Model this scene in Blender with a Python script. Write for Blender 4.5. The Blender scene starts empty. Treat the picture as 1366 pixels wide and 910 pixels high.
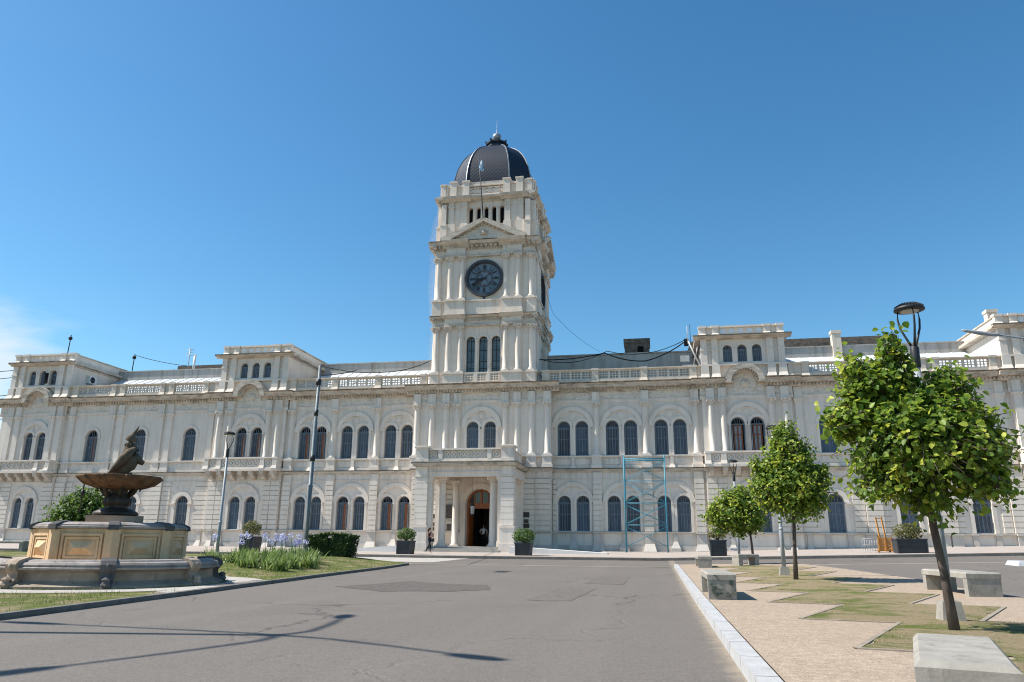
import bpy, math, random
from math import sin, cos, pi, sqrt, radians, atan2
from mathutils import Vector, Matrix
import numpy as np
from mathutils import noise as mnoise

random.seed(7)
scene = bpy.context.scene
COL = scene.collection
# ------------------------------------------------------------------ helpers
def ss(a, b, x):
    t = min(max((x - a) / (b - a), 0), 1)
    return t * t * (3 - 2 * t)

def g(X, Y):
    """height of the gently rising ground"""
    X = min(max(X, -60), 40)
    Y = min(Y, 46)
    return .006 * max(0, Y - 15) + .026 * max(0, X) * ss(18, 34, Y) + .004 * max(0, -X - 14) * ss(18, 34, Y)

def side_z(X, Y):
    """height of the pavement along the building"""
    return g(X, 45) + .15 + .014 * max(0, Y - 45)


class MB:
    """collects faces; build() links them as ONE mesh object"""
    def __init__(self):
        self.v = []; self.f = []; self.m = []; self.s = []
        self.mi = 0; self.tf = None

    def add(self, verts, faces, smooth=False):
        n = len(self.v)
        if self.tf:
            verts = [self.tf(p) for p in verts]
        self.v.extend(verts)
        for f in faces:
            self.f.append([i + n for i in f]); self.m.append(self.mi); self.s.append(smooth)

    def box(self, x0, x1, y0, y1, z0, z1):
        v = [(x0, y0, z0), (x1, y0, z0), (x1, y1, z0), (x0, y1, z0), (x0, y0, z1), (x1, y0, z1), (x1, y1, z1), (x0, y1, z1)]
        self.add(v, [(0, 3, 2, 1), (4, 5, 6, 7), (0, 1, 5, 4), (1, 2, 6, 5), (2, 3, 7, 6), (3, 0, 4, 7)])

    def frustum(self, a, b, z0, z1):
        """a, b = (x0,x1,y0,y1) at bottom / top"""
        v = [(a[0], a[2], z0), (a[1], a[2], z0), (a[1], a[3], z0), (a[0], a[3], z0), (b[0], b[2], z1), (b[1], b[2], z1), (b[1], b[3], z1), (b[0], b[3], z1)]
        self.add(v, [(0, 3, 2, 1), (4, 5, 6, 7), (0, 1, 5, 4), (1, 2, 6, 5), (2, 3, 7, 6), (3, 0, 4, 7)])

    def prism_xz(self, poly, y0, y1):
        n = len(poly)
        v = [(x, y0, z) for x, z in poly] + [(x, y1, z) for x, z in poly]
        f = [tuple(range(n)), tuple(range(2 * n - 1, n - 1, -1))]
        f += [(i, i + n, (i + 1) % n + n, (i + 1) % n) for i in range(n)]
        self.add(v, f)

    def prism_yz(self, poly, x0, x1):
        n = len(poly)
        v = [(x0, y, z) for y, z in poly] + [(x1, y, z) for y, z in poly]
        f = [tuple(range(n)), tuple(range(2 * n - 1, n - 1, -1))]
        f += [(i, i + n, (i + 1) % n + n, (i + 1) % n) for i in range(n)]
        self.add(v, f)

    def arc(self, xc, zc, r0, r1, y0, y1, a0=0., a1=pi, n=18, sz=1.0):
        """solid ring segment in the xz plane, between depths y0 (front) and y1"""
        v = []; f = []
        for i in range(n + 1):
            a = a0 + (a1 - a0) * i / n
            c, s = cos(a), sin(a) * sz
            v += [(xc + r0 * c, y0, zc + r0 * s), (xc + r1 * c, y0, zc + r1 * s), (xc + r1 * c, y1, zc + r1 * s), (xc + r0 * c, y1, zc + r0 * s)]
        for i in range(n):
            k = 4 * i
            for j in range(4):
                f.append((k + j, k + 4 + j, k + 4 + (j + 1) % 4, k + (j + 1) % 4))
        if abs(a1 - a0) < 2 * pi - 1e-4:
            f += [(0, 1, 2, 3), (4 * n, 4 * n + 3, 4 * n + 2, 4 * n + 1)]
        self.add(v, f)

    def disc_xz(self, xc, zc, r, y, n=32):
        v = [(xc, y, zc)] + [(xc + r * cos(2 * pi * i / n), y, zc + r * sin(2 * pi * i / n)) for i in range(n)]
        self.add(v, [(0, i + 1, (i + 1) % n + 1) for i in range(n)])

    def lathe(self, prof, xc, yc, n=16, a0=0., a1=2 * pi, smooth=True, caps=True, rmod=None):
        full = abs(a1 - a0) > 2 * pi - 1e-4
        cnt = n if full else n + 1
        v = []; f = []
        for r, z in prof:
            for i in range(cnt):
                a = a0 + (a1 - a0) * i / n
                rr = r * (rmod(a, z) if rmod else 1.)
                v.append((xc + rr * cos(a), yc + rr * sin(a), z))
        for k in range(len(prof) - 1):
            for i in range(n):
                j = (i + 1) % cnt
                f.append((k * cnt + i, k * cnt + j, (k + 1) * cnt + j, (k + 1) * cnt + i))
        self.add(v, f, smooth)
        if caps:
            n0 = len(self.v) - len(v)
            for k, rev in ((0, True), (len(prof) - 1, False)):
                ids = [n0 + k * cnt + i for i in range(cnt)]
                self.f.append(ids[::-1] if rev else ids); self.m.append(self.mi); self.s.append(False)

    def tube(self, pts, rad, n=8, smooth=True):
        pts = [Vector(p) for p in pts]
        if not isinstance(rad, (list, tuple)):
            rad = [rad] * len(pts)
        v = []; f = []
        for i, p in enumerate(pts):
            d = (pts[min(i + 1, len(pts) - 1)] - pts[max(i - 1, 0)]).normalized()
            u = d.cross(Vector((0, 0, 1)))
            if u.length < 1e-3: u = Vector((1, 0, 0))
            u.normalize(); w = d.cross(u)
            for k in range(n):
                a = 2 * pi * k / n
                v.append(tuple(p + (u * cos(a) + w * sin(a)) * rad[i]))
        for i in range(len(pts) - 1):
            for k in range(n):
                f.append((i * n + k, i * n + (k + 1) % n, (i + 1) * n + (k + 1) % n, (i + 1) * n + k))
        f.append(tuple(range(n))[::-1]); f.append(tuple(range((len(pts) - 1) * n, len(pts) * n)))
        self.add(v, f, smooth)

    def bar(self, a, b, w, h=None):
        """rectangular bar between two points"""
        h = h or w
        a = Vector(a); b = Vector(b); d = (b - a).normalized()
        u = d.cross(Vector((0, 0, 1)))
        if u.length < 1e-3: u = Vector((1, 0, 0))
        u.normalize(); t = d.cross(u)
        v = []
        for p in (a, b):
            for s, q in ((-1, -1), (1, -1), (1, 1), (-1, 1)):
                v.append(tuple(p + u * s * w / 2 + t * q * h / 2))
        self.add(v, [(0, 1, 2, 3), (7, 6, 5, 4), (0, 4, 5, 1), (1, 5, 6, 2), (2, 6, 7, 3), (3, 7, 4, 0)])

    def mesh(self, name, mats):
        me = bpy.data.meshes.new(name)
        me.from_pydata([tuple(p) for p in self.v], [], self.f)
        for m in (mats if isinstance(mats, (list, tuple)) else [mats]):
            me.materials.append(m)
        me.polygons.foreach_set('material_index', self.m)
        me.polygons.foreach_set('use_smooth', self.s)
        import bmesh
        bm = bmesh.new(); bm.from_mesh(me)
        bmesh.ops.recalc_face_normals(bm, faces=bm.faces)
        bm.to_mesh(me); bm.free()
        me.update()
        return me

    def build(self, name, mats, parent=None, label=None):
        return link(name, self.mesh(name, mats), parent, label)


def link(name, me, parent=None, label=None):
    o = bpy.data.objects.new(name, me)
    COL.objects.link(o)
    if parent: 
        o.parent = parent
        # parts are given in world coordinates; the parent Empty may stand elsewhere
        if parent.get('_base'):
            o.location = tuple(-c for c in parent['_base'])
    if label: o['label'] = label
    return o

def thing(name, label, cat, loc=(0, 0, 0), rz=0, group=None):
    o = bpy.data.objects.new(name, None); COL.objects.link(o)
    o.empty_display_size = .3
    o.location = loc; o.rotation_euler.z = rz
    o['label'] = label; o['category'] = cat
    if group: o['group'] = group
    return o

def tag(o, label=None, cat=None, group=None, kind=None):
    if label: o['label'] = label
    if cat: o['category'] = cat
    if group: o['group'] = group
    if kind: o['kind'] = kind
    return o

def copy_tree(o, parent=None):
    c = o.copy(); COL.objects.link(c)
    if parent: c.parent = parent
    for ch in list(o.children): copy_tree(ch, c)
    return c

# ------------------------------------------------------------------ materials
class NT:
    def __init__(self, name, rough=.8, spec=.3):
        self.m = bpy.data.materials.new(name); self.m.use_nodes = True
        self.t = self.m.node_tree; self.n = self.t.nodes
        self.b = self.n['Principled BSDF']
        self.b.inputs['Roughness'].default_value = rough
        self.b.inputs['Specular IOR Level'].default_value = spec
        self.co = self.n.new('ShaderNodeTexCoord').outputs['Object']

    def mapping(self, scale=(1, 1, 1), co=None):
        k = self.n.new('ShaderNodeMapping'); k.inputs['Scale'].default_value = scale
        self.t.links.new(co or self.co, k.inputs['Vector']); return k.outputs[0]

    def noise(self, scale, detail=6, rough=.6, co=None, dist=0):
        k = self.n.new('ShaderNodeTexNoise')
        k.inputs['Scale'].default_value = scale; k.inputs['Detail'].default_value = detail
        k.inputs['Roughness'].default_value = rough; k.inputs['Distortion'].default_value = dist
        self.t.links.new(co or self.co, k.inputs['Vector']); return k.outputs['Fac']

    def voro(self, scale, feature='F1', co=None):
        k = self.n.new('ShaderNodeTexVoronoi'); k.feature = feature
        k.inputs['Scale'].default_value = scale
        self.t.links.new(co or self.co, k.inputs['Vector']); return k.outputs['Distance']

    def ramp(self, fac, stops):
        k = self.n.new('ShaderNodeValToRGB')
        e = k.color_ramp.elements
        while len(e) < len(stops): e.new(.5)
        for i, (p, c) in enumerate(stops):
            e[i].position = p
            if not isinstance(c, (tuple, list)): c = (c, c, c)
            e[i].color = (*c, 1)
        self.t.links.new(fac, k.inputs[0]); return k.outputs[0]

    def mix(self, fac, a, b, mode='MIX'):
        k = self.n.new('ShaderNodeMix'); k.data_type = 'RGBA'; k.blend_type = mode
        for idx, val in ((0, fac), (6, a), (7, b)):
            s = k.inputs[idx]
            if isinstance(val, (int, float)): s.default_value = val
            elif isinstance(val, (tuple, list)): s.default_value = (*val, 1)
            else: self.t.links.new(val, s)
        return k.outputs[2]

    def math(self, op, a, b=0., clamp=False):
        k = self.n.new('ShaderNodeMath'); k.operation = op; k.use_clamp = clamp
        for i, val in enumerate((a, b)):
            if isinstance(val, (int, float)): k.inputs[i].default_value = val
            else: self.t.links.new(val, k.inputs[i])
        return k.outputs[0]

    def sep(self, co=None):
        k = self.n.new('ShaderNodeSeparateXYZ'); self.t.links.new(co or self.co, k.inputs[0]); return k.outputs

    def attr(self, name):
        k = self.n.new('ShaderNodeAttribute'); k.attribute_name = name; return k.outputs

    def bump(self, h, strength=.3, dist=.02):
        k = self.n.new('ShaderNodeBump'); k.inputs['Strength'].default_value = strength
        k.inputs['Distance'].default_value = dist
        self.t.links.new(h, k.inputs['Height']); self.t.links.new(k.outputs[0], self.b.inputs['Normal'])

    def col(self, c):
        s = self.b.inputs['Base Color']
        if isinstance(c, (tuple, list)): s.default_value = (*c, 1)
        else: self.t.links.new(c, s)
        return self

def simple(name, c, var=.25, scale=4., rough=.7, spec=.3, bump=.15, metal=0.):
    k = NT(name, rough, spec)
    n = k.noise(scale, 8, .65)
    lo = tuple(x * (1 - var) for x in c); hi = tuple(min(1, x * (1 + var * .6)) for x in c)
    k.col(k.ramp(n, [(.3, lo), (.7, hi)]))
    k.b.inputs['Metallic'].default_value = metal
    if bump: k.bump(k.noise(scale * 6, 6), bump, .01)
    return k.m

def stone(name, c, grime=.35, streak=1., line=None):
    k = NT(name, .85, .2)
    big = k.noise(.35, 6, .6)
    base = k.ramp(big, [(.3, tuple(x * .93 for x in c)), (.7, tuple(min(1, x * 1.05) for x in c))])
    # rain streaks: stretched noise
    st = k.noise(1., 8, .7, k.mapping((2.2, 2.2, .22)))
    sm = k.ramp(st, [(.48, 0.), (.74, streak)])
    b2 = k.noise(.9, 5, .6, k.mapping((1, 1, 1.6)))
    base = k.mix(k.math('MULTIPLY', k.ramp(b2, [(.46, 0.), (.66, 1.)]), .22), base, (c[0] * .78, c[1] * .77, c[2] * .76))
    base = k.mix(k.math('MULTIPLY', sm, grime), base, (c[0] * .48, c[1] * .44, c[2] * .38))
    zz = k.sep()[2]
    run = None
    if line:
        for z0, L in line:
            mr_ = k.n.new('ShaderNodeMapRange'); mr_.inputs[1].default_value = z0 - L; mr_.inputs[2].default_value = z0; k.t.links.new(zz, mr_.inputs[0])
            lim = k.math('MULTIPLY', mr_.outputs[0], k.math('LESS_THAN', zz, z0))
            run = lim if run is None else k.math('MAXIMUM', run, lim)
        sn = k.ramp(k.noise(1., 9, .75, k.mapping((3.4, 3.4, .12))), [(.47, 0.), (.66, 1.)])
        base = k.mix(k.math('MULTIPLY', k.math('MULTIPLY', run, sn), .55), base, (c[0] * .42, c[1] * .38, c[2] * .32))
    fine = k.noise(5., 10, .75)
    fm = k.ramp(fine, [(.55, 0.), (.75, 1.)])
    base = k.mix(k.math('MULTIPLY', fm, grime * .5), base, (c[0] * .62, c[1] * .6, c[2] * .56))
    k.col(base)
    k.bump(k.noise(9., 8, .7), .07, .01)
    return k.m

M = {}
M['stone'] = stone('painted_stone', (.735, .66, .58), .36, 1., [(13.3, 1.6), (6.55, 1.3), (7.75, .8)])
M['stone_roof'] = stone('weathered_balustrade', (.67, .58, .48), .5)
M['stone_tower'] = stone('tower_stone', (.75, .655, .56), .36, 1., [(18.8, 1.2), (25.8, 1.5), (30.4, 1.2), (21.0, .8)])
M['plinth'] = stone('grey_plinth_paint', (.56, .515, .465), .34)
M['stone_low'] = stone('painted_stone_base', (.715, .645, .565), .36)

def cornice_mat(name, c, z_dark):
    """weathered ledges: soot and lichen on blotches of the moulding"""
    k = NT(name, .9, .15)
    n1 = k.noise(1.3, 9, .72)
    n2 = k.noise(1., 8, .7, k.mapping((1.2, 1.2, 3.2)))
    base = k.ramp(n1, [(.3, tuple(x * .8 for x in c)), (.7, c)])
    m = k.ramp(n2, [(.46, 0.), (.66, 1.)])
    base = k.mix(k.math('MULTIPLY', m, z_dark), base, (.17, .14, .105))
    k.col(base); k.bump(k.noise(8., 9, .7), .15, .02)
    return k.m
M['cornice'] = cornice_mat('weathered_cornice', (.62, .54, .45), .72)
M['cornice_tower'] = cornice_mat('weathered_tower_cornice', (.64, .56, .47), .5)
M['ledge'] = cornice_mat('weathered_ledge', (.60, .55, .48), .6)

def capping_mat():
    k = NT('soot_blackened_capping', .95, .1)
    n = k.noise(1.7, 9, .72); f = k.noise(6., 8, .7)
    base = k.ramp(n, [(.38, (.085, .068, .05)), (.52, (.17, .14, .105)), (.68, (.38, .32, .25))])
    base = k.mix(k.math('MULTIPLY', k.ramp(f, [(.5, 0.), (.7, 1.)]), .5), base, (.10, .085, .065))
    k.col(base); k.bump(f, .3, .02)
    return k.m
M['capping'] = capping_mat()

def frieze_mat():
    k = NT('relief_frieze', .85, .2)
    v = k.voro(3.6, 'F1', k.mapping((1, 1, 1.6)))
    w = k.noise(7., 4, .6)
    base = k.mix(k.ramp(k.noise(2., 8, .7), [(.45, 0.), (.75, .5)]), (.69, .62, .535), (.36, .31, .25))
    rel = k.ramp(k.math('ADD', v, k.math('MULTIPLY', w, .35)), [(.35, 1.), (.6, 0.)])
    base = k.mix(k.math('MULTIPLY', rel, .24), base, (.3, .265, .225))
    k.col(base); k.bump(rel, .6, .04)
    return k.m
M['frieze'] = frieze_mat()

def shutter_mat():
    k = NT('painted_shutter', .55, .35)
    n = k.noise(3., 6, .6, k.mapping((1, 1, .4)))
    oi = k.n.new('ShaderNodeObjectInfo').outputs['Random']
    hv = k.n.new('ShaderNodeHueSaturation'); k.t.links.new(k.ramp(n, [(.3, (.048, .070, .098)), (.7, (.085, .112, .145))]), hv.inputs['Color'])
    k.t.links.new(k.math('ADD', k.math('MULTIPLY', oi, .8), .6), hv.inputs['Value']); k.t.links.new(k.math('ADD', k.math('MULTIPLY', oi, .4), .75), hv.inputs['Saturation'])
    k.col(hv.outputs[0])
    z = k.sep()[2]
    s = k.math('FRACT', k.math('MULTIPLY', z, 14.))
    k.bump(k.ramp(s, [(.1, 0.), (.6, 1.)]), .5, .02)
    return k.m
M['shutter'] = shutter_mat()
M['shutter_rib'] = simple('shutter_frame_paint', (.135, .17, .21), .2, 4, .5)
M['wood'] = simple('varnished_wood', (.30, .095, .033), .45, 6, .45, .4)
M['doorwood'] = simple('door_wood', (.33, .10, .030), .3, 6, .4, .4)
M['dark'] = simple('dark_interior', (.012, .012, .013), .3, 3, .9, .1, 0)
M['hall'] = simple('hall_plaster', (.17, .15, .12), .3, 2, .9, .1, 0)

def glass_mat(name, c):
    k = NT(name, .08, .5)
    k.col(k.ramp(k.noise(1.2, 4), [(.35, tuple(x * .7 for x in c)), (.65, tuple(x * 1.2 for x in c))]))
    return k.m
M['glass'] = glass_mat('window_glass', (.05, .06, .065))
M['glass_tower'] = glass_mat('tower_window_glass', (.12, .155, .165))
M['curtain'] = simple('curtain', (.32, .36, .40), .25, 5, .9)
M['dial'] = simple('clock_dial_glass', (.15, .20, .245), .35, 2.5, .35, .5, 0)
M['iron'] = simple('dark_iron', (.02, .022, .026), .3, 8, .5, .4)
M['bezel'] = simple('clock_bezel', (.050, .054, .064), .3, 6, .5, .4)
M['redpaint'] = simple('dial_red', (.20, .05, .05), .2, 8, .6)

def dome_mat():
    k = NT('slate_scales', .5, .35)
    x = k.sep(k.attr('uvw')[1])
    u, w = x[0], x[1]
    # diamond scales
    a = k.math('FRACT', k.math('ADD', k.math('MULTIPLY', u, 2.6), k.math('MULTIPLY', w, 2.6)))
    b = k.math('FRACT', k.math('SUBTRACT', k.math('MULTIPLY', u, 2.6), k.math('MULTIPLY', w, 2.6)))
    e = k.math('MINIMUM', a, b)
    line = k.ramp(e, [(.06, 0.), (.2, 1.)])
    n = k.noise(6., 5)
    base = k.ramp(n, [(.3, (.005, .009, .018)), (.7, (.012, .020, .036))])
    k.col(k.mix(k.math('MULTIPLY', k.math('SUBTRACT', 1., line), .3), base, (.035, .044, .058)))
    k.bump(k.math('ADD', line, k.math('MULTIPLY', a, .6)), .3, .02)
    return k.m
M['dome'] = dome_mat()
M['zinc'] = simple('zinc', (.30, .32, .34), .35, 3, .45, .5, .1, .3)
M['roofmetal'] = simple('zinc_roof_sheet', (.55, .58, .60), .15, 1.2, .55, .4)
M['roofwall'] = stone('stained_parapet', (.42, .40, .37), .9)
M['roofwall_grey'] = stone('grey_render', (.50, .47, .42), .9)

def brick_mat():
    k = NT('old_dark_brick', .95, .1)
    t = k.n.new('ShaderNodeTexBrick')
    k.t.links.new(k.mapping((1, 1, 1)), t.inputs['Vector'])
    mp = k.n.new('ShaderNodeCombineXYZ'); s = k.sep()
    k.t.links.new(k.math('ADD', s[0], s[1]), mp.inputs[0]); k.t.links.new(s[2], mp.inputs[1])
    k.t.links.new(mp.outputs[0], t.inputs['Vector'])
    t.inputs['Scale'].default_value = 2.2
    t.inputs['Color1'].default_value = (.24, .185, .145, 1); t.inputs['Color2'].default_value = (.15, .125, .105, 1)
    t.inputs['Mortar'].default_value = (.24, .22, .19, 1)
    n = k.ramp(k.noise(2., 8, .7), [(.4, .0), (.7, .7)])
    k.col(k.mix(n, t.outputs['Color'], (.035, .033, .028))); k.bump(t.outputs['Fac'], .4, .02)
    return k.m
M['brick'] = brick_mat()

def asphalt_mat():
    k = NT('worn_asphalt', .88, .25)
    big = k.noise(.16, 5, .55)
    base = k.ramp(big, [(.35, (.112, .096, .084)), (.65, (.146, .127, .111))])
    # long worn wheel tracks
    tr = k.noise(1., 4, .5, k.mapping((.9, .05, 1)))
    base = k.mix(k.math('MULTIPLY', k.ramp(tr, [(.5, 0.), (.68, 1.)]), .45), base, (.205, .178, .154))
    # patched, darker areas
    pt = k.noise(.28, 3, .4, None, .4)
    base = k.mix(k.math('MULTIPLY', k.ramp(pt, [(.60, 0.), (.63, 1.)]), .5), base, (.085, .075, .068))
    bl = k.noise(1.4, 7, .7); base = k.mix(k.math('MULTIPLY', k.ramp(bl, [(.48, 0.), (.75, 1.)]), .35), base, (.075, .066, .058))
    oil = k.noise(.5, 4, .6, None, .8); base = k.mix(k.math('MULTIPLY', k.ramp(oil, [(.68, 0.), (.74, 1.)]), .55), base, (.05, .045, .042))
    md = k.noise(9., 6, .8); base = k.mix(.42, base, k.mix(k.ramp(md, [(.38, 0.), (.62, 1.)]), (.085, .073, .064), (.19, .165, .142)))
    # aggregate speckle
    sp = k.noise(34., 4, .85)
    base = k.mix(.45, base, k.mix(k.ramp(sp, [(.35, 0.), (.65, 1.)]), (.070, .062, .055), (.26, .23, .20)))
    gx = k.sep()[0]
    gz = k.n.new('ShaderNodeMapRange'); gz.inputs[1].default_value = .05; gz.inputs[2].default_value = .72; k.t.links.new(gx, gz.inputs[0])
    cut = k.math('LESS_THAN', gx, .9)
    gm = k.math('MULTIPLY', k.ramp(k.math('ADD', k.math('MULTIPLY', gz.outputs[0], .62), k.math('MULTIPLY', k.noise(3.5, 8, .8), .6)), [(.74, 0.), (.92, 1.)]), cut)
    base = k.mix(k.math('MULTIPLY', gm, .75), base, (.30, .245, .18))
    # cracks
    cw = k.n.new('ShaderNodeVectorMath'); cw.operation = 'ADD'
    nz = k.n.new('ShaderNodeTexNoise'); nz.inputs['Scale'].default_value = .9; nz.inputs['Detail'].default_value = 8
    k.t.links.new(k.co, nz.inputs['Vector'])
    sc = k.n.new('ShaderNodeVectorMath'); sc.operation = 'SCALE'; sc.inputs['Scale'].default_value = 1.7
    k.t.links.new(nz.outputs['Color'], sc.inputs[0]); k.t.links.new(k.co, cw.inputs[0]); k.t.links.new(sc.outputs[0], cw.inputs[1])
    cr = k.voro(.17, 'DISTANCE_TO_EDGE', cw.outputs[0])
    cm = k.ramp(cr, [(.0, 1.), (.005, .6), (.011, 0.)])
    gate = k.ramp(k.noise(.22, 3), [(.46, 0.), (.56, 1.)])
    base = k.mix(k.math('MULTIPLY', k.math('MULTIPLY', cm, gate), .55), base, (.03, .027, .024))
    k.col(base); k.bump(k.math('SUBTRACT', sp, k.math('MULTIPLY', cm, 2.)), .35, .012)
    return k.m
M['asphalt'] = asphalt_mat()

def concrete_mat(name, c, var=.3, stain=.5, scale=2.):
    k = NT(name, .9, .2)
    base = k.ramp(k.noise(scale, 8, .65), [(.3, tuple(x * (1 - var) for x in c)), (.7, tuple(x * (1 + var * .4) for x in c))])
    st = k.noise(scale * 1.7, 8, .75, k.mapping((1.6, 1.6, .5)), .3)
    base = k.mix(k.math('MULTIPLY', k.ramp(st, [(.54, 0.), (.7, 1.)]), stain), base, tuple(x * .32 for x in c))
    k.col(base); k.bump(k.noise(scale * 14, 8, .7), .35, .01)
    return k.m
M['concrete'] = concrete_mat('bench_concrete', (.33, .305, .265), .3, .6, 4.)
M['kerbpaint'] = concrete_mat('whitewashed_kerb', (.47, .48, .495), .2, .35, 5.)
def kerb_joint_mat():
    k = NT('whitewashed_kerb_stones', .9, .2)
    base = k.ramp(k.noise(5., 8, .7), [(.3, (.34, .335, .33)), (.7, (.46, .455, .45))])
    n = k.ramp(k.noise(2.2, 8, .75), [(.52, 0.), (.66, 1.)])
    base = k.mix(k.math('MULTIPLY', n, .55), base, (.25, .225, .20))
    w = k.math('ADD', k.sep()[1], k.math('MULTIPLY', k.noise(14., 3), .03))
    j = k.math('FRACT', k.math('MULTIPLY', w, .93)); jm = k.ramp(j, [(.0, 1.), (.018, 1.), (.03, 0.)])
    base = k.mix(k.math('MULTIPLY', jm, .8), base, (.10, .09, .08))
    k.col(base); k.bump(k.math('SUBTRACT', k.noise(30., 6), jm), .35, .012)
    return k.m
M['kerbjoint'] = kerb_joint_mat()
M['kerbdark'] = concrete_mat('old_kerb', (.17, .155, .14), .35, .5, 3.)
M['pavement'] = concrete_mat('pavement_slabs', (.39, .335, .295), .16, .25, .8)
M['walk'] = concrete_mat('park_path', (.41, .375, .335), .2, .35, 1.2)
M['gutter'] = concrete_mat('concrete_gutter', (.37, .32, .26), .25, .4, 1.)
M['ramp'] = concrete_mat('white_ramp', (.72, .69, .65), .1, .15, 1.)

def pebble_mat():
    k = NT('pebble_paving', .92, .2)
    v = k.voro(38.)
    big = k.noise(.7, 6, .6)
    base = k.ramp(big, [(.25, (.30, .225, .16)), (.5, (.40, .31, .228)), (.75, (.48, .385, .29))])
    base = k.mix(k.math('MULTIPLY', k.ramp(v, [(.2, 0.), (.65, 1.)]), .5), base, (.20, .155, .12))
    d = k.ramp(k.noise(2.3, 8, .7), [(.5, 0.), (.75, 1.)])
    base = k.mix(k.math('MULTIPLY', d, .45), base, (.27, .225, .18))
    dk = k.ramp(k.noise(.45, 7, .7, None, .6), [(.50, 0.), (.68, 1.)])
    base = k.mix(k.math('MULTIPLY', dk, .4), base, (.245, .185, .135))
    sp = k.noise(95., 2, .8); base = k.mix(.45, base, k.mix(k.ramp(sp, [(.4, 0.), (.62, 1.)]), (.17, .12, .085), (.58, .47, .37)))
    md = k.noise(11., 7, .8); base = k.mix(.38, base, k.mix(k.ramp(md, [(.4, 0.), (.62, 1.)]), (.20, .145, .10), (.50, .40, .30)))
    k.col(base); k.bump(k.math('SUBTRACT', 1., v), .5, .012)
    return k.m
M['pebble'] = pebble_mat()

def lawn_mat(name, dry):
    k = NT(name, .95, .1)
    n = k.noise(1.1, 8, .7, None, .5)
    f = k.noise(22., 6, .8)
    gr = k.ramp(f, [(.3, (.06, .085, .018)), (.7, (.17, .19, .055))])
    dr = k.ramp(f, [(.3, (.20, .15, .085)), (.7, (.36, .29, .18))])
    m = k.ramp(n, [(.5 - dry * .22, 1.), (.62 - dry * .2, 0.)])
    k.col(k.mix(m, dr, gr)); k.bump(f, .8, .05)
    return k.m
M['lawn'] = lawn_mat('lawn_green', .1)
M['lawn_dry'] = lawn_mat('lawn_dry', .5)
M['edging'] = concrete_mat('paving_edge_concrete', (.31, .26, .205), .3, .5, 3.)

def leaf_mat(name, stops, trans=.35, rough=.45):
    k = NT(name, rough, .35)
    a = k.attr('tone')[2]
    c = k.ramp(a, stops)
    k.col(c)
    t = k.n.new('ShaderNodeBsdfTranslucent')
    hs = k.n.new('ShaderNodeHueSaturation'); hs.inputs['Value'].default_value = 1.3
    k.t.links.new(c, hs.inputs['Color']); k.t.links.new(hs.outputs[0], t.inputs['Color'])
    mx = k.n.new('ShaderNodeMixShader'); mx.inputs[0].default_value = trans
    k.t.links.new(k.b.outputs[0], mx.inputs[1]); k.t.links.new(t.outputs[0], mx.inputs[2])
    k.t.links.new(mx.outputs[0], k.n['Material Output'].inputs['Surface'])
    return k.m
M['leaf'] = leaf_mat('linden_leaf', [(0., (.036, .080, .012)), (.45, (.105, .185, .024)), (.75, (.25, .33, .040)), (1., (.48, .50, .07))], .45)
M['leaf_dark'] = leaf_mat('bush_leaf', [(0., (.028, .062, .012)), (.5, (.070, .135, .022)), (1., (.17, .24, .04))], .42)
M['leaf_yellow'] = leaf_mat('yellowed_shrub_leaf', [(0., (.05, .065, .014)), (.5, (.13, .13, .026)), (1., (.26, .22, .05))])
M['leaf_hedge'] = leaf_mat('hedge_leaf', [(0., (.018, .040, .010)), (.5, (.042, .08, .016)), (1., (.09, .14, .026))], .3)
M['strap'] = leaf_mat('strap_leaf', [(0., (.07, .12, .025)), (.5, (.15, .22, .055)), (1., (.30, .36, .13))])
M['blade'] = leaf_mat('grass_blade', [(0., (.09, .12, .03)), (.6, (.18, .21, .06)), (1., (.34, .29, .14))])
M['petal'] = leaf_mat('lilac_petal', [(0., (.26, .25, .55)), (.6, (.42, .42, .74)), (1., (.75, .76, .85))], .4)
def bark_mat():
    k = NT('bark', .9, .2)
    n = k.noise(9., 8, .7, k.mapping((1, 1, .25)))
    k.col(k.ramp(n, [(.35, (.055, .042, .035)), (.65, (.15, .12, .10))])); k.bump(n, .7, .03)
    return k.m
M['bark'] = bark_mat()
M['polegrey'] = simple('grey_pole_paint', (.29, .31, .33), .25, 3, .5, .4)
M['polesteel'] = simple('weathered_post_paint', (.155, .185, .20), .4, 2.5, .5, .4)
M['poledark'] = simple('dark_pole_paint', (.06, .075, .085), .3, 3, .5, .4)
M['lampglass'] = simple('lamp_diffuser', (.5, .49, .46), .1, 3, .4, .4, 0)
M['planter'] = simple('charcoal_planter', (.040, .044, .050), .25, 4, .6, .3)
M['soil'] = simple('soil', (.05, .035, .025), .4, 12, .95)
M['bluesteel'] = simple('blue_scaffold_paint', (.045, .24, .33), .25, 6, .5, .4)
M['orange'] = simple('orange_wood', (.52, .235, .06), .25, 5, .7)
M['galv'] = simple('galvanised', (.45, .45, .45), .2, 6, .5, .5)
M['plaque'] = simple('bronze_plaque', (.055, .045, .038), .35, 14, .5, .4, .5)
M['acwhite'] = simple('ac_white', (.7, .7, .68), .1, 6, .5)
M['cable'] = simple('black_cable', (.012, .012, .014), .2, 6, .7)
M['ochre'] = None
def fountain_mat():
    k = NT('ochre_fountain_render', .85, .25)
    n = k.noise(1.6, 8, .65)
    base = k.ramp(n, [(.3, (.58, .385, .21)), (.7, (.71, .51, .325))])
    st = k.noise(1., 8, .72, k.mapping((3.5, 3.5, .35)))
    base = k.mix(k.math('MULTIPLY', k.ramp(st, [(.5, 0.), (.72, 1.)]), .55), base, (.27, .18, .10))
    k.col(base); k.bump(k.noise(12., 8), .25, .015)
    return k.m
M['ochre'] = fountain_mat()
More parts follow.
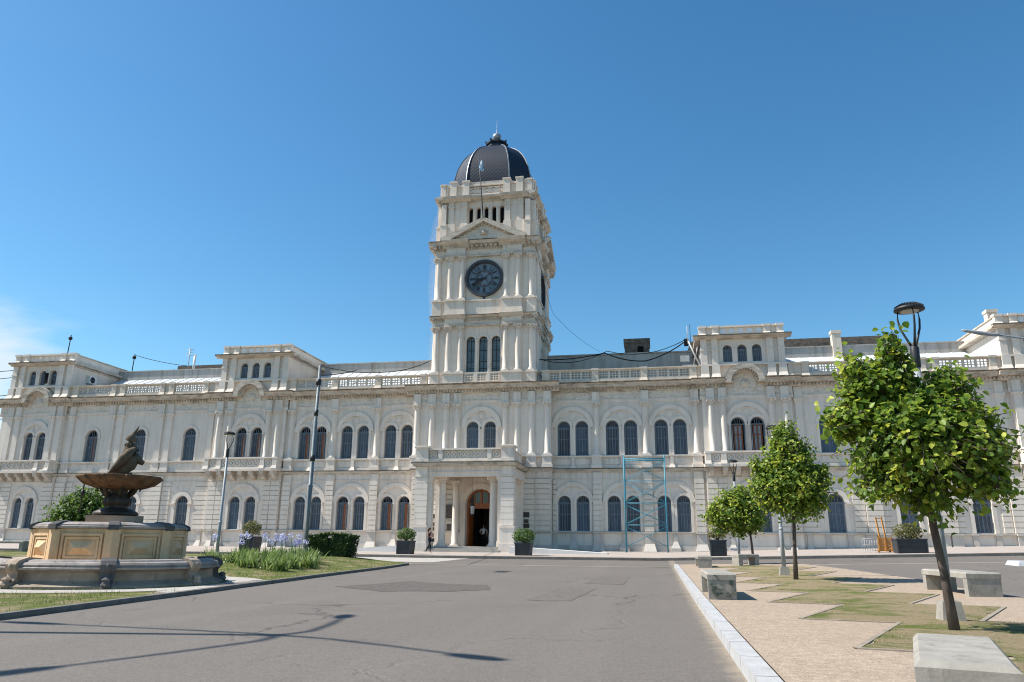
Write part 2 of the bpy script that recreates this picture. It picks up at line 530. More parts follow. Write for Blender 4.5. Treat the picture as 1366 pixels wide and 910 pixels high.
M['ochre_dark'] = concrete_mat('stained_basin_stone', (.36, .285, .22), .45, .7, 1.6)
M['capstone'] = concrete_mat('basin_capstone', (.33, .29, .265), .45, .8, 2.2)
M['oldiron'] = simple('old_fountain_iron', (.050, .036, .026), .6, 5, .55, .5, .6, .3)
M['bowlrust'] = concrete_mat('rusty_bowl', (.17, .098, .055), .6, .85, 5.)
M['statue'] = concrete_mat('patinated_statue', (.135, .105, .072), .45, .5, 6.)
M['capdark'] = concrete_mat('black_stained_cap', (.11, .105, .105), .5, .7, 2.)
M['skin'] = simple('skin', (.42, .25, .18), .1, 10, .6, .3, 0)
M['hair'] = simple('dark_hair', (.02, .013, .010), .3, 30, .6, .3, 0)
M['cloth_dark'] = simple('dark_cloth', (.020, .021, .025), .3, 20, .9, .1, 0)
M['cloth_light'] = simple('pale_blue_shirt', (.50, .53, .58), .12, 20, .9, .1, 0)
M['cloth_print'] = simple('printed_top', (.07, .06, .065), .7, 40, .9, .1, 0)
M['papers'] = simple('pink_folder', (.42, .24, .22), .2, 20, .8, .2, 0)
M['neigh'] = stone('beige_render', (.50, .39, .29), .3)
M['tile'] = simple('terracotta_tile', (.30, .16, .10), .3, 4, .9)
M['white'] = simple('white_paint', (.75, .75, .74), .08, 4, .6)
M['flagblue'] = simple('flag_light_blue', (.22, .42, .62), .1, 6, .8)
M['graffiti'] = simple('faded_green_paint', (.075, .13, .10), .4, 14, .9)

def net_mat():
    k = NT('sheer_net', .9, .1); k.col((.75, .78, .82))
    t = k.n.new('ShaderNodeBsdfTransparent'); mx = k.n.new('ShaderNodeMixShader'); mx.inputs[0].default_value = .16
    k.t.links.new(t.outputs[0], mx.inputs[1]); k.t.links.new(k.b.outputs[0], mx.inputs[2])
    k.t.links.new(mx.outputs[0], k.n['Material Output'].inputs['Surface'])
    return k.m
M['net'] = net_mat()
# ------------------------------------------------------------------ camera, sun, sky
f_px, W_px = 998.79, 1366.
yaw, pitch, roll = radians(-10.6922), radians(15.0895), radians(.4922)
fwd = Vector((sin(yaw) * cos(pitch), cos(yaw) * cos(pitch), sin(pitch)))
rgt = Vector((cos(yaw), -sin(yaw), 0)); up = rgt.cross(fwd)
r2 = rgt * cos(roll) + up * sin(roll); u2 = up * cos(roll) - rgt * sin(roll)
cam = bpy.data.cameras.new('camera'); camo = bpy.data.objects.new('camera', cam); COL.objects.link(camo)
mw = Matrix((r2, u2, -fwd)).transposed().to_4x4(); mw.translation = (0, 0, 1.1)
camo.matrix_world = mw
cam.sensor_width = 36; cam.lens = 36 * f_px / W_px; cam.clip_end = 4000; cam.clip_start = .1
scene.camera = camo

sdir = Vector((1, .17, -1.2)).normalized()       # direction the light travels
el = math.asin(-sdir.z); rot = atan2(-sdir.x, -sdir.y)
sun = bpy.data.lights.new('sun', 'SUN'); sun.energy = 4.6; sun.angle = radians(.5); sun.color = (1., .955, .88)
so = bpy.data.objects.new('sun', sun); COL.objects.link(so)
so.rotation_euler = sdir.to_track_quat('-Z', 'Y').to_euler()
so.location = (-30, -10, 60)
world = bpy.data.worlds.new('World'); scene.world = world; world.use_nodes = True
wt = world.node_tree; bg = wt.nodes['Background']
sky = wt.nodes.new('ShaderNodeTexSky'); sky.sky_type = 'NISHITA'; sky.sun_disc = False
sky.sun_elevation = el; sky.sun_rotation = rot % (2 * pi)
sky.altitude = 60; sky.air_density = 1.0; sky.dust_density = .45; sky.ozone_density = 2.2
# thin cloud low over the left
tc = wt.nodes.new('ShaderNodeTexCoord'); sx = wt.nodes.new('ShaderNodeSeparateXYZ'); wt.links.new(tc.outputs['Generated'], sx.inputs[0])
def wm(op, a, b=0., clamp=False):
    k = wt.nodes.new('ShaderNodeMath'); k.operation = op; k.use_clamp = clamp
    for i, val in enumerate((a, b)):
        if isinstance(val, (int, float)): k.inputs[i].default_value = val
        else: wt.links.new(val, k.inputs[i])
    return k.outputs[0]
mp = wt.nodes.new('ShaderNodeMapping'); mp.inputs['Scale'].default_value = (3., 3., 11.); wt.links.new(tc.outputs['Generated'], mp.inputs[0])
nz = wt.nodes.new('ShaderNodeTexNoise'); nz.inputs['Scale'].default_value = 2.; nz.inputs['Detail'].default_value = 9; nz.inputs['Roughness'].default_value = .58
wt.links.new(mp.outputs[0], nz.inputs['Vector'])
mr = wt.nodes.new('ShaderNodeMapRange'); mr.interpolation_type = 'SMOOTHSTEP'
elev = sx.outputs[2]
mr.inputs[1].default_value = .29; mr.inputs[2].default_value = .20; mr.inputs[3].default_value = 0; mr.inputs[4].default_value = 1
wt.links.new(elev, mr.inputs[0])
mr2 = wt.nodes.new('ShaderNodeMapRange'); mr2.interpolation_type = 'SMOOTHSTEP'
mr2.inputs[1].default_value = -.56; mr2.inputs[2].default_value = -.76; mr2.inputs[3].default_value = 0; mr2.inputs[4].default_value = 1
wt.links.new(sx.outputs[0], mr2.inputs[0])
dens = wm('MULTIPLY', mr.outputs[0], mr2.outputs[0])
cl = wm('MULTIPLY', wm('SUBTRACT', wm('ADD', nz.outputs['Fac'], wm('MULTIPLY', dens, .42)), .62), 4.2, True)
cl = wm('MULTIPLY', cl, dens, True)
mixc = wt.nodes.new('ShaderNodeMix'); mixc.data_type = 'RGBA'
hs = wt.nodes.new('ShaderNodeHueSaturation'); hs.inputs['Saturation'].default_value = 1.28; hs.inputs['Value'].default_value = 1.0
wt.links.new(sky.outputs[0], hs.inputs['Color'])
tint = wt.nodes.new('ShaderNodeMix'); tint.data_type = 'RGBA'; tint.blend_type = 'MULTIPLY'; tint.inputs[0].default_value = 1
wt.links.new(hs.outputs[0], tint.inputs[6]); tint.inputs[7].default_value = (.83, .93, .85, 1)
wt.links.new(cl, mixc.inputs[0]); wt.links.new(tint.outputs[2], mixc.inputs[6]); mixc.inputs[7].default_value = (4.3, 4.7, 5.0, 1)
wt.links.new(mixc.outputs[2], bg.inputs['Color'])
bg.inputs['Strength'].default_value = .118
vs = scene.view_settings; vs.view_transform = 'Standard'; vs.look = 'None'; vs.exposure = .74; vs.gamma = 1
scene.cycles.max_bounces = 6; scene.cycles.transparent_max_bounces = 8
scene.cycles.use_denoising = True; scene.cycles.denoiser = 'OPENIMAGEDENOISE'; scene.cycles.denoising_input_passes = 'RGB_ALBEDO_NORMAL'; scene.cycles.denoising_prefilter = 'ACCURATE'; scene.cycles.filter_width = 1.1; scene.cycles.sample_clamp_indirect = 4
# ------------------------------------------------------------------ the building
XC = -13.62
bld = thing('civic_building', 'long cream two storey palace with central clock tower and dark dome', 'building', (XC, 59.0, .5))
bld['_base'] = (XC, 59.0, .5)
Z_PL, Z_BAND, Z_S0, Z_S1, Z_SILL = 1.98, 6.02, 6.52, 6.84, 7.72
Z_SPR2, Z_SPR1, Z_WB2, Z_WB1 = 10.13, 4.22, 7.86, 2.02
Z_CAP0, Z_CAP1, Z_ARC, Z_FRZ, Z_DEN, Z_COR = 11.72, 12.06, 12.30, 12.95, 13.25, 13.64
HALF = 46.5
pairs = [7.34, 11.22, 15.05]; PAV = 20.87; singles = [26.75, 31.72, 36.6]; ENDP = 42.3
seg = [(-46.2, -39.55, 59.7), (-39.55, -24.25, 60.), (-24.25, -17.55, 59.7), (-17.55, -5.65, 60.), (-5.65, 5.65, 59.),
       (5.65, 17.55, 60.), (17.55, 24.25, 59.7), (24.25, 39.55, 60.), (39.55, 46.2, 59.7)]

def arched_wall(mb, x0, x1, z0, z1, y, ops, depth=.35, n=12):
    """wall sheet with arched openings (xc, hw, zb, zspring) and their reveals"""
    def q(a, b, c, d):
        if b - a > 1e-4 and d - c > 1e-4:
            mb.add([(a, y, c), (b, y, c), (b, y, d), (a, y, d)], [(0, 1, 2, 3)])
    x = x0
    for xc, hw, zb, zs in sorted(ops):
        q(x, xc - hw, z0, z1); q(xc - hw, xc + hw, z0, zb)
        pts = [(xc - hw * cos(pi * i / n), zs + hw * sin(pi * i / n)) for i in range(n + 1)]
        for (a, za), (b, zbb) in zip(pts[:-1], pts[1:]):
            mb.add([(a, y, za), (b, y, zbb), (b, y, z1), (a, y, z1)], [(0, 1, 2, 3)])
        prof = [(xc - hw, zb)] + pts + [(xc + hw, zb)]
        m = len(prof)
        v = [(a, y, z) for a, z in prof] + [(a, y + depth, z) for a, z in prof]
        mb.add(v, [(i, (i + 1) % m, (i + 1) % m + m, i + m) for i in range(m)])
        x = xc + hw
    q(x, x1, z0, z1)

def rust(mb, x0, x1, y, z0, z1, pitch=.40, gap=.062, proud=.07):
    n = max(1, round((z1 - z0) / pitch)); p = (z1 - z0) / n
    for i in range(n):
        mb.box(x0, x1, y - proud, y + .02, z0 + i * p + gap / 2, z0 + (i + 1) * p - gap / 2)

# ---- window positions: (offset, half width, kind)
up, low = [], []
for s in (-1, 1):
    for c in pairs + [PAV]:
        for d in (-.725, .725):
            up.append((s * c + d, .52)); low.append((s * c + d, .51))
    for c in singles:
        up.append((s * c, .62)); low.append((s * c, .61))
    for d in (-.66, .66):
        up.append((s * ENDP + d, .46)); low.append((s * ENDP + d, .46))
for d in (-.72, .72): up.append((d, .50))

wall = MB(); 
for a, b, y in seg:
    o2 = [(XC + o, h, Z_WB2, Z_SPR2) for o, h in up if a < o < b]
    o1 = [(XC + o, h, Z_WB1, Z_SPR1) for o, h in low if a < o < b]
    if abs(a + b) < .1: o1 = [(XC, 1.15, .80, 4.08)]
    arched_wall(wall, XC + a, XC + b, .1, Z_S0, y, o1, .38 if abs(a + b) > .1 else 1.2)
    arched_wall(wall, XC + a, XC + b, Z_S0, Z_COR + .1, y, o2)
for (a, b, y), (a2, b2, y2) in zip(seg[:-1], seg[1:]):
    wall.add([(XC + b, y, .1), (XC + b, y2, .1), (XC + b, y2, Z_COR + .1), (XC + b, y, Z_COR + .1)], [(0, 1, 2, 3)])
# flanks and back so that the block is closed
wall.add([(XC - 46.2, 59.7, .1), (XC - 46.2, 84, .1), (XC - 46.2, 84, Z_COR + .1), (XC - 46.2, 59.7, Z_COR + .1)], [(0, 1, 2, 3)])
wall.add([(XC + 46.2, 59.7, .1), (XC + 46.2, 84, .1), (XC + 46.2, 84, Z_COR + .1), (XC + 46.2, 59.7, Z_COR + .1)], [(0, 1, 2, 3)])
wall.add([(XC - 46.2, 84, .1), (XC + 46.2, 84, .1), (XC + 46.2, 84, 15), (XC - 46.2, 84, 15)], [(0, 1, 2, 3)])
wall.build('wall', M['stone'], bld)

# ---- rusticated base, surrounds
def masonry(x0, x1, y, back=False):
    rs = MB(); rust(rs, x0, x1, y, Z_PL + .03, Z_BAND - .02)
    if back: rs.box(x0, x1, y, 60.02, Z_PL, Z_S0)
    rs.build('rusticated_pier' if back else 'rusticated_masonry', M['stone_low'], bld)
for s in (-1, 1):
    def X(a, b):
        return (XC + min(s * a, s * b), XC + max(s * a, s * b))
    for c in (9.24, 13.12, 17.0):                                  # lower pilasters between pairs
        x0, x1 = X(c - .35, c + .35); masonry(x0, x1, 59.84, True)
    x0, x1 = X(5.70, 5.98); masonry(x0, x1, 59.9)
    for a, b in ((1.75, 3.2), (3.25, 4.4), (4.45, 5.64)):           # beside the porch
        x0, x1 = X(a, b); masonry(x0, x1, 58.98)
    for a, b in ((17.6, 18.35), (18.4, 19.05), (22.7, 23.4), (23.45, 24.2)):
        x0, x1 = X(a, b); masonry(x0, x1, 59.68)
    for a, b in ((24.3, 25.55), (27.95, 28.75), (30.0, 30.55), (32.9, 33.6), (34.85, 35.4), (37.8, 38.4)):
        x0, x1 = X(a, b); masonry(x0, x1, 59.98)
    for a, b in ((28.8, 29.95), (33.65, 34.8), (38.45, 39.5)):
        x0, x1 = X(a, b); masonry(x0, x1, 59.86, True)
    for a, b in ((39.6, 40.65), (43.9, 44.9), (44.95, 46.15)):
        x0, x1 = X(a, b); masonry(x0, x1, 59.68)

def wall_y(o):
    for a, b, y in seg:
        if a <= o <= b: return y
def surround_up(o, h):
    tr = MB(); y = wall_y(o); x = XC + o
    tr.arc(x, Z_SPR2, h + .004, h + .24, y - .07, y + .02)
    for sd in (-1, 1):
        a, b = sorted((x + sd * (h + .004), x + sd * (h + .2)))
        tr.box(a, b, y - .05, y + .02, Z_WB2, Z_SPR2 - .137)
        a, b = sorted((x + sd * (h - .0), x + sd * (h + .27 if h > .55 or abs(o) < 2 else h + .2)))
        tr.box(a, b, y - .10, y + .02, Z_SPR2 - .137, Z_SPR2)
    return tr
def surround_low(o, h):
    tr = MB(); y = wall_y(o); x = XC + o
    single = h > .55
    tr.arc(x, Z_SPR1, h + .004, h + (.34 if single else .22), y - .075, y + .02)
    for sd in (-1, 1):
        a, b = sorted((x + sd * (h + .004), x + sd * (h + (.28 if single else .2))))
        tr.box(a, b, y - .055, y + .02, Z_WB1, Z_SPR1 - .137)
        a, b = sorted((x + sd * h, x + sd * (h + (.42 if single else .21))))
        tr.box(a, b, y - (.18 if single else .1), y + .02, Z_SPR1 - .137, Z_SPR1)
    if single:
        for k in range(-3, 4):
            a = pi / 2 + k * .42
            tr.bar((x + .95 * cos(a), 59.985, Z_SPR1 + .95 * sin(a)), (x + 1.5 * cos(a), 59.985, Z_SPR1 + min(1.5 * sin(a), 1.75)), .02, .03)
    return tr
def relieving_arch(x, y, zs, R, w, roundel):
    tr = MB()
    tr.arc(x, zs, R - w, R + .05, y - .12, y + .03, n=28); tr.arc(x, zs, R + .05, R + .09, y - .15, y + .03, n=28)
    a = tr.build('relieving_arch', M['stone'], bld)
    if roundel:
        tr = MB(); tr.arc(x, zs + .93, .30, .36, y - .05, y + .02, 0, 2 * pi, 20); tr.arc(x, zs + .93, .001, .2, y - .035, y + .02, 0, 2 * pi, 12); tr.build('roundel', M['stone'], a)
for s in (-1, 1):
    for c in pairs + [PAV, ENDP]:
        R = 1.60 if c != ENDP else 1.44
        relieving_arch(XC + s * c, wall_y(s * c), Z_SPR2, R, .27, True)
        relieving_arch(XC + s * c, wall_y(s * c), Z_SPR1, R - .10, .25, False)
relieving_arch(XC, 59.0, Z_SPR2, 1.60, .28, True)
tr = MB(); x = XC
tr.arc(x, 4.08, 1.154, 1.58, 58.9, 59.03, n=28)                      # door arch
for sd in (-1, 1):
    a, b = sorted((x + sd * 1.154, x + sd * 1.55)); tr.box(a, b, 58.9, 59.03, .82, 3.93); a, b = sorted((x + sd * 1.15, x + sd * 1.6)); tr.box(a, b, 58.84, 59.03, 3.93, 4.08)
tr.build('door_surround', M['stone'], bld)

# ---- plinth with battered buttress bases and recessed panels
for a, b, y in seg:
    for x0, x1 in ([(XC + a + .003, XC + b - .003)] if abs(a + b) > .1 else [(XC + a, XC - 1.62), (XC + 1.62, XC + b)]):
        pl = MB()
        pl.box(x0, x1, y - .10, y + .05, .1, .98)
        pl.prism_yz([(y + .04, Z_PL - .13), (y - .10, Z_PL - .13), (y - .2, Z_PL - .05), (y - .2, Z_PL), (y + .04, Z_PL)], x0, x1)
        pl.build('plinth', M['plinth'], bld)
base_off = [5.84, 9.24, 13.12, 17.0, 18.3, 19.2, 22.6, 23.5, 24.7, 26.0, 27.5, 28.95, 29.8, 31.0, 32.45, 33.8, 34.65, 35.85, 37.35, 38.9, 40.0, 40.8, 43.8, 44.6, 45.5]
for s in (-1, 1):
    for c in base_off:
        y = wall_y(s * c); w = .36 if c in (9.24, 13.12, 17.0, 28.95, 29.8, 33.8, 34.65, 38.9) else .17
        x = XC + s * c; pr = .22 if w > .3 else .14; pl = MB()
        pl.box(x - w, x + w, y - pr, y + .03, .98, Z_PL - .13)
        pl.frustum((x - w - .14, x + w + .14, y - pr - .34, y), (x - w, x + w, y - pr, y), .55, 1.1)
        pl.box(x - w - .16, x + w + .16, y - pr - .36, y + .02, .1, .55)
        pl.box(x - w - .04, x + w + .04, y - pr - .10, y + .02, Z_PL - .12, Z_PL + .012); pl.build('buttress_base', M['plinth'], bld)
    for c in pairs:                                                 # curved base under each pair
        x = XC + s * c; pl = MB()
        pl.frustum((x - .34, x + .34, 59.55, 60), (x - .14, x + .14, 59.84, 60), .8, 1.3)
        pl.box(x - .14, x + .14, 59.84, 60.02, 1.3, Z_PL - .13); pl.box(x - .36, x + .36, 59.53, 60.02, .1, .8); pl.build('buttress_base', M['plinth'], bld)

# ---- string course, sill ledge, frieze, cornice
for i, (a, b, y) in enumerate(seg):
    st = MB(); led = MB(); fr = MB(); co = MB()
    e0 = .16 if i and seg[i - 1][2] > y else -.003; e1 = .16 if i < 8 and seg[i + 1][2] > y else -.003
    if i == 0: e0 = .3
    if i == 8: e1 = .3
    x0, x1 = XC + a - e0, XC + b + e1
    st.prism_yz([(y + .03, Z_S0), (y - .06, Z_S0), (y - .1, Z_S0 + .1), (y - .26, Z_S0 + .18), (y - .28, Z_S1 - .03), (y - .2, Z_S1), (y + .03, Z_S1)], x0, x1)
    led.box(x0 + .06, x1 - .06, y - .05, y + .03, Z_BAND, Z_BAND + .05)
    led.prism_yz([(y + .03, Z_SILL - .02), (y - .13, Z_SILL - .02), (y - .17, Z_SILL + .05), (y - .17, Z_SILL + .11), (y + .03, Z_SILL + .11)], x0, x1)
    led.box(x0 + .05, x1 - .05, y - .12, y + .03, Z_S1 + .001, Z_S1 + .22)
    # entablature
    led.box(x0 + .02, x1 - .02, y - .06, y + .03, Z_CAP1 + .02, Z_ARC)
    led.box(x0 + .01, x1 - .01, y - .10, y + .03, Z_ARC + .001, Z_ARC + .06)
    fr.box(x0 + .04, x1 - .04, y - .045, y + .03, Z_ARC + .07, Z_FRZ)
    c0, c1 = XC + a - (.75 if e0 > 0 else -.003), XC + b + (.75 if e1 > 0 else -.003)
    poly = [(y + .02, Z_FRZ), (y - .12, Z_FRZ), (y - .16, Z_FRZ + .08), (y - .2, Z_DEN), (y - .62, Z_DEN + .06), (y - .66, Z_DEN + .22), (y - .78, Z_COR - .06), (y - .80, Z_COR), (y - .25, Z_COR + .10), (y + .02, Z_COR + .12)]
    if abs(abs(a + b) / 2 - PAV) < .6 or abs(abs(a + b) / 2 - ENDP) < 1.5:
        c = PAV if abs(abs(a + b) / 2 - PAV) < .6 else ENDP
        xc = XC + (c if a > 0 else -c)
        co.prism_yz(poly, c0, xc - 1.47); co.prism_yz(poly, xc + 1.47, c1)
        # arched break in the cornice
        zc = Z_COR - .36
        co.arc(xc, zc, 1.06, 1.48, y - .80, y + .02, 0, pi, 26)
        co.arc(xc, zc, .86, 1.06, y - .50, y + .02, 0, pi, 26)
        for k in range(15):
            aa = pi * (k + .5) / 15
            co.bar((xc + 1.0 * cos(aa), y - .66, zc + 1.0 * sin(aa)), (xc + 1.0 * cos(aa), y - .5, zc + 1.0 * sin(aa)), .13, .13)
        fr.prism_xz([(xc + .88 * cos(pi * k / 18), zc + .88 * sin(pi * k / 18)) for k in range(19)], y - .09, y + .05)
        fr.box(xc - .86, xc + .86, y - .09, y + .03, Z_FRZ + .002, zc - .002)
        fr.lathe([(.001, 0), (.3, .05), (.34, .3), (.2, .55), (.001, .6)], xc, y - .06, 10)
        for p in range(len(fr.v) - 50, len(fr.v)):
            q = fr.v[p]; fr.v[p] = (q[0], y - .06 + (q[1] - y + .06) * .45, q[2] + Z_FRZ + .12)
        rng = [(c0, xc - 1.5), (xc + 1.5, c1)]
    else:
        co.prism_yz(poly, c0, c1); rng = [(c0, c1)]
    co.mi = 1
    for r0, r1 in rng: co.box(r0, r1, y - .825, y - .42, Z_COR - .06, Z_COR + .05)
    co.mi = 0; st.mi = 1; st.box(x0 - .01, x1 + .01, y - .30, y - .13, Z_S1 - .065, Z_S1 + .004); st.mi = 0
    for r0, r1 in rng:
        n = int((r1 - r0) / .26)
        for k in range(n):
            xx = r0 + (k + .5) * (r1 - r0) / n
            co.box(xx - .075, xx + .075, y - .30, y - .15, Z_DEN - .20, Z_DEN - .02)
        n = int((r1 - r0) / .78)
        for k in range(n):
            xx = r0 + (k + .5) * (r1 - r0) / n
            co.box(xx - .1, xx + .1, y - .60, y - .15, Z_DEN - .015, Z_DEN + .10)
    st.build('string_course', [M['ledge'], M['capping']], bld); led.build('moulding', M['stone'], bld); fr.build('frieze', M['frieze'], bld)
    co.build('cornice', [M['cornice'], M['capping']], bld)

# ---- engaged columns of the upper storey, each with pedestal, base and capital
def eng_column(mb, x, y, z0, z1, r, half=True):
    """half column against the plane y, from z0 (base) to z1 (top of the capital)"""
    H = z1 - z0
    a0, a1 = (pi * .98, pi * 2.02) if half else (0, 2 * pi)
    yy = y
    mb.box(x - r * 1.45, x + r * 1.45, yy - r * 1.5, yy + .02 if half else yy + r * 1.5, z0, z0 + .09)
    mb.lathe([(r * 1.38, z0 + .091), (r * 1.42, z0 + .14), (r * 1.3, z0 + .19), (r * 1.12, z0 + .21), (r * 1.2, z0 + .26), (r, z0 + .30), (r, z0 + H * .4), (r * .86, z1 - .40)], x, yy, 14, a0, a1, True, False)
    mb.lathe([(r * 1.0, z1 - .40), (r * 1.0, z1 - .36), (r * .86, z1 - .35), (r * 1.12, z1 - .24), (r * .95, z1 - .22), (r * 1.35, z1 - .08)], x, yy, 14, a0, a1, False, False)
    for k in range(5):
        aa = a0 + (a1 - a0) * (k + .5) / 5
        mb.box(x + r * 1.14 * cos(aa) - .035, x + r * 1.14 * cos(aa) + .035, yy + r * 1.14 * sin(aa) - .035, yy + r * 1.14 * sin(aa) + .035, z1 - .32, z1 - .2)
    for sd in (-1, 1):
        mb.box(x + sd * r * 1.3 - .06, x + sd * r * 1.3 + .06, yy - r * 1.45, yy - r * .8, z1 - .2, z1 - .075)
    mb.box(x - r * 1.5, x + r * 1.5, yy - r * 1.55, yy + .02 if half else yy + r * 1.55, z1 - .07, z1)

col_off = [1.98, 2.97, 4.15, 5.42, 9.24, 13.12, 17.0, 18.18, 19.1, 22.72, 23.75]
flat_off = [24.76, 28.85, 29.75, 33.8, 34.72, 38.85, 39.9, 40.75, 44.35, 45.2]
for s in (-1, 1):
    for c in col_off + flat_off:
        y = wall_y(s * c); x = XC + s * c; mb = MB(); r = .215
        if c in (5.42,): y = 59.0
        if c in col_off:
            eng_column(mb, x, y - .10, Z_SILL + .12, Z_CAP1, r)
            mb.box(x - .27, x + .27, y - .10, y + .02, Z_SILL + .12, Z_CAP1)
            mb.box(x - .30, x + .30, y - .27, y + .02, Z_CAP1 + .003, Z_FRZ + .01)
            pr = .42
        else:                                                       # flat pilaster
            w = .26; pr = .2
            mb.box(x - w - .05, x + w + .05, y - .2, y + .02, Z_SILL + .12, Z_SILL + .26)
            mb.box(x - w, x + w, y - .14, y + .02, Z_SILL + .26, Z_CAP0)
            mb.frustum((x - w, x + w, y - .15, y + .02), (x - w - .1, x + w + .1, y - .24, y + .02), Z_CAP0, Z_CAP1 - .07)
            mb.box(x - w - .12, x + w + .12, y - .26, y + .02, Z_CAP1 - .068, Z_CAP1)
            for q in (-.2, 0, .2): mb.box(x + q - .05, x + q + .05, y - .23, y - .1, Z_CAP0 + .05, Z_CAP1 - .1)
            mb.box(x - w - .03, x + w + .03, y - .19, y + .02, Z_CAP1 + .003, Z_FRZ + .01)
        # pedestal below, down to the string course
        w = .36
        mb.box(x - w, x + w, y - pr, y + .02, Z_S1 + .25, Z_SILL - .04)
        mb.box(x - w - .07, x + w + .07, y - pr - .07, y + .02, Z_S1 + .004, Z_S1 + .25)
        mb.box(x - w - .06, x + w + .06, y - pr - .06, y + .02, Z_SILL - .04, Z_SILL + .118)
        mb.build('column' if c in col_off else 'pilaster', M['stone'], bld)
# small panel dies between the pedestals
for (o, h) in up:
    if abs(o) < 2: continue
    y = wall_y(o); x = XC + o
    if abs(abs(o) - PAV) < 2 or abs(abs(o) - ENDP) < 2: continue
    pan = MB(); pan.box(x - h - .05, x + h + .05, y - .045, y + .02, Z_S1 + .3, Z_SILL - .12); pan.build('parapet_panel', M['stone'], bld)
for s in (-1, 1):
    for c in pairs:
        x = XC + s * c; pan = MB(); pan.box(x - .13, x + .13, 59.83, 60.02, Z_S1 + .225, Z_SILL - .025)
        pan.frustum((x - .24, x + .24, 59.68, 60), (x - .14, x + .14, 59.82, 60), Z_S1 + .002, Z_S1 + .3); pan.build('parapet_die', M['stone'], bld)

# ---- windows: shared meshes, each window its own part
def window_mesh(hw, H, kind):
    """H = bottom to springing. local origin: centre of the sill; front at y=0"""
    mb = MB(); y = .22
    n = 14
    arch = [(-hw, 0)] + [(-hw * cos(pi * i / n), H + hw * sin(pi * i / n)) for i in range(n + 1)] + [(hw, 0)]
    mb.mi = 1
    mb.add([(a, y + .1, z) for a, z in arch], [tuple(range(len(arch)))])
    mb.mi = 0
    mb.arc(0, H, hw - .09, hw - .002, y, y + .09, n=n)
    for sd in (-1, 1):
        a, b = sorted((sd * (hw - .085), sd * (hw - .002))); mb.box(a, b, y, y + .09, 0.004, H)
    mb.box(-hw + .08, hw - .08, y - .015, y + .08, H - .06, H + .03)
    for q in (-.33, 0, .33):
        mb.box(q * hw - .022, q * hw + .022, y + .02, y + .08, H + .03, H + hw * sqrt(1 - q * q) - .07)
    if kind in ('half', 'open'):
        mb.mi = 2
        if kind == 'half':
            mb.box(-.02, hw * .78, y + .05, y + .09, 0.01, H - .08)
            for q in (.3, .6): mb.box(.06, hw * .5, y + .035, y + .06, H * q, H * q + .35)
        else:
            for q in (-hw * .55, 0, hw * .55): mb.box(q - .05, q + .05, y + .03, y + .09, .01, H - .08)
            for z in (.03, H * .62, H - .14): mb.box(-hw * .6, hw * .6, y + .035, y + .085, z, z + .07)
            mb.mi = 3
            mb.box(-hw * .5, -.06, y + .088, y + .095, .1, H - .12); mb.box(.06, hw * .5, y + .088, y + .095, .1, H - .12)
    return mb

def shutter_mesh(hw, H, sides=(-1, 1)):
    mb = MB(); y = .235
    for sd in sides:
        a, b = sorted((sd * .006, sd * (hw - .09)))
        mb.mi = 0; mb.box(a, b, y + .01, y + .04, .02, H - .065)
        mb.mi = 1
        w = b - a
        for q in (0.02, .5, .98): mb.box(a + q * w - .028, a + q * w + .028, y - .012, y + .03, .02, H - .065)
        for z in (.02, H * .57, H - .14): mb.box(a, b, y - .010, y + .03, z, z + .07)
    return mb
SM = [M['shutter'], M['shutter_rib']]
cache = {}
def window(o, hw, zb, zs, kind='closed', parent=bld, y=None, sur=None):
    H = zs - zb; key = (hw, round(H, 2), kind)
    if key not in cache:
        wm_ = window_mesh(hw, H, kind).mesh('window', [M['shutter_rib'], M['shutter'] if kind == 'closed' else M['dark'], M['wood'], M['curtain']])
        sides = {'closed': (-1, 1), 'half': (-1,), 'open': ()}[kind]
        cache[key] = (wm_, shutter_mesh(hw, H, sides).mesh('shutter', SM) if sides else None)
    wm_, sm_ = cache[key]
    w = bpy.data.objects.new('window', wm_); COL.objects.link(w); w.parent = parent
    yy = wall_y(o) if y is None else y
    base = Vector(parent.get('_base', (0, 0, 0)))
    w.location = Vector((XC + o, yy, zb)) - base
    if sm_:
        s_ = bpy.data.objects.new('shutter', sm_); COL.objects.link(s_); s_.parent = w
    if sur:
        q_ = sur.build('surround', M['stone'], w); q_.location = -Vector((XC + o, yy, zb))
    if kind == 'half': w['label'] = 'window with one shutter open on dark brown wood'
    if kind != 'closed':
        # leaves folded back against the reveal
        mb = MB()
        for sd in ((-1, 1) if kind == 'open' else (1,)):
            mb.bar((sd * (hw - .03), .19, H / 2), (sd * (hw - .05), -.24, H / 2), .035, H - .2)
        f_ = mb.build('shutter', M['shutter_rib'], w)
    return w
for o, h in up:
    k = 'closed'
    if -15.9 < o < -14.2 or (-21.7 < o < -20): k = 'half'
    if 20 < o < 21.7: k = 'open'
    if abs(o + 36.6) < .1: k = 'half'
    window(o, h, Z_WB2, Z_SPR2, k, sur=surround_up(o, h))
for o, h in low:
    k = 'closed'
    if abs(o + 11.22 + .725) < .05 or -8.2 < o < -6.4: k = 'half'
    window(o, h, Z_WB1, Z_SPR1, k, sur=surround_low(o, h))

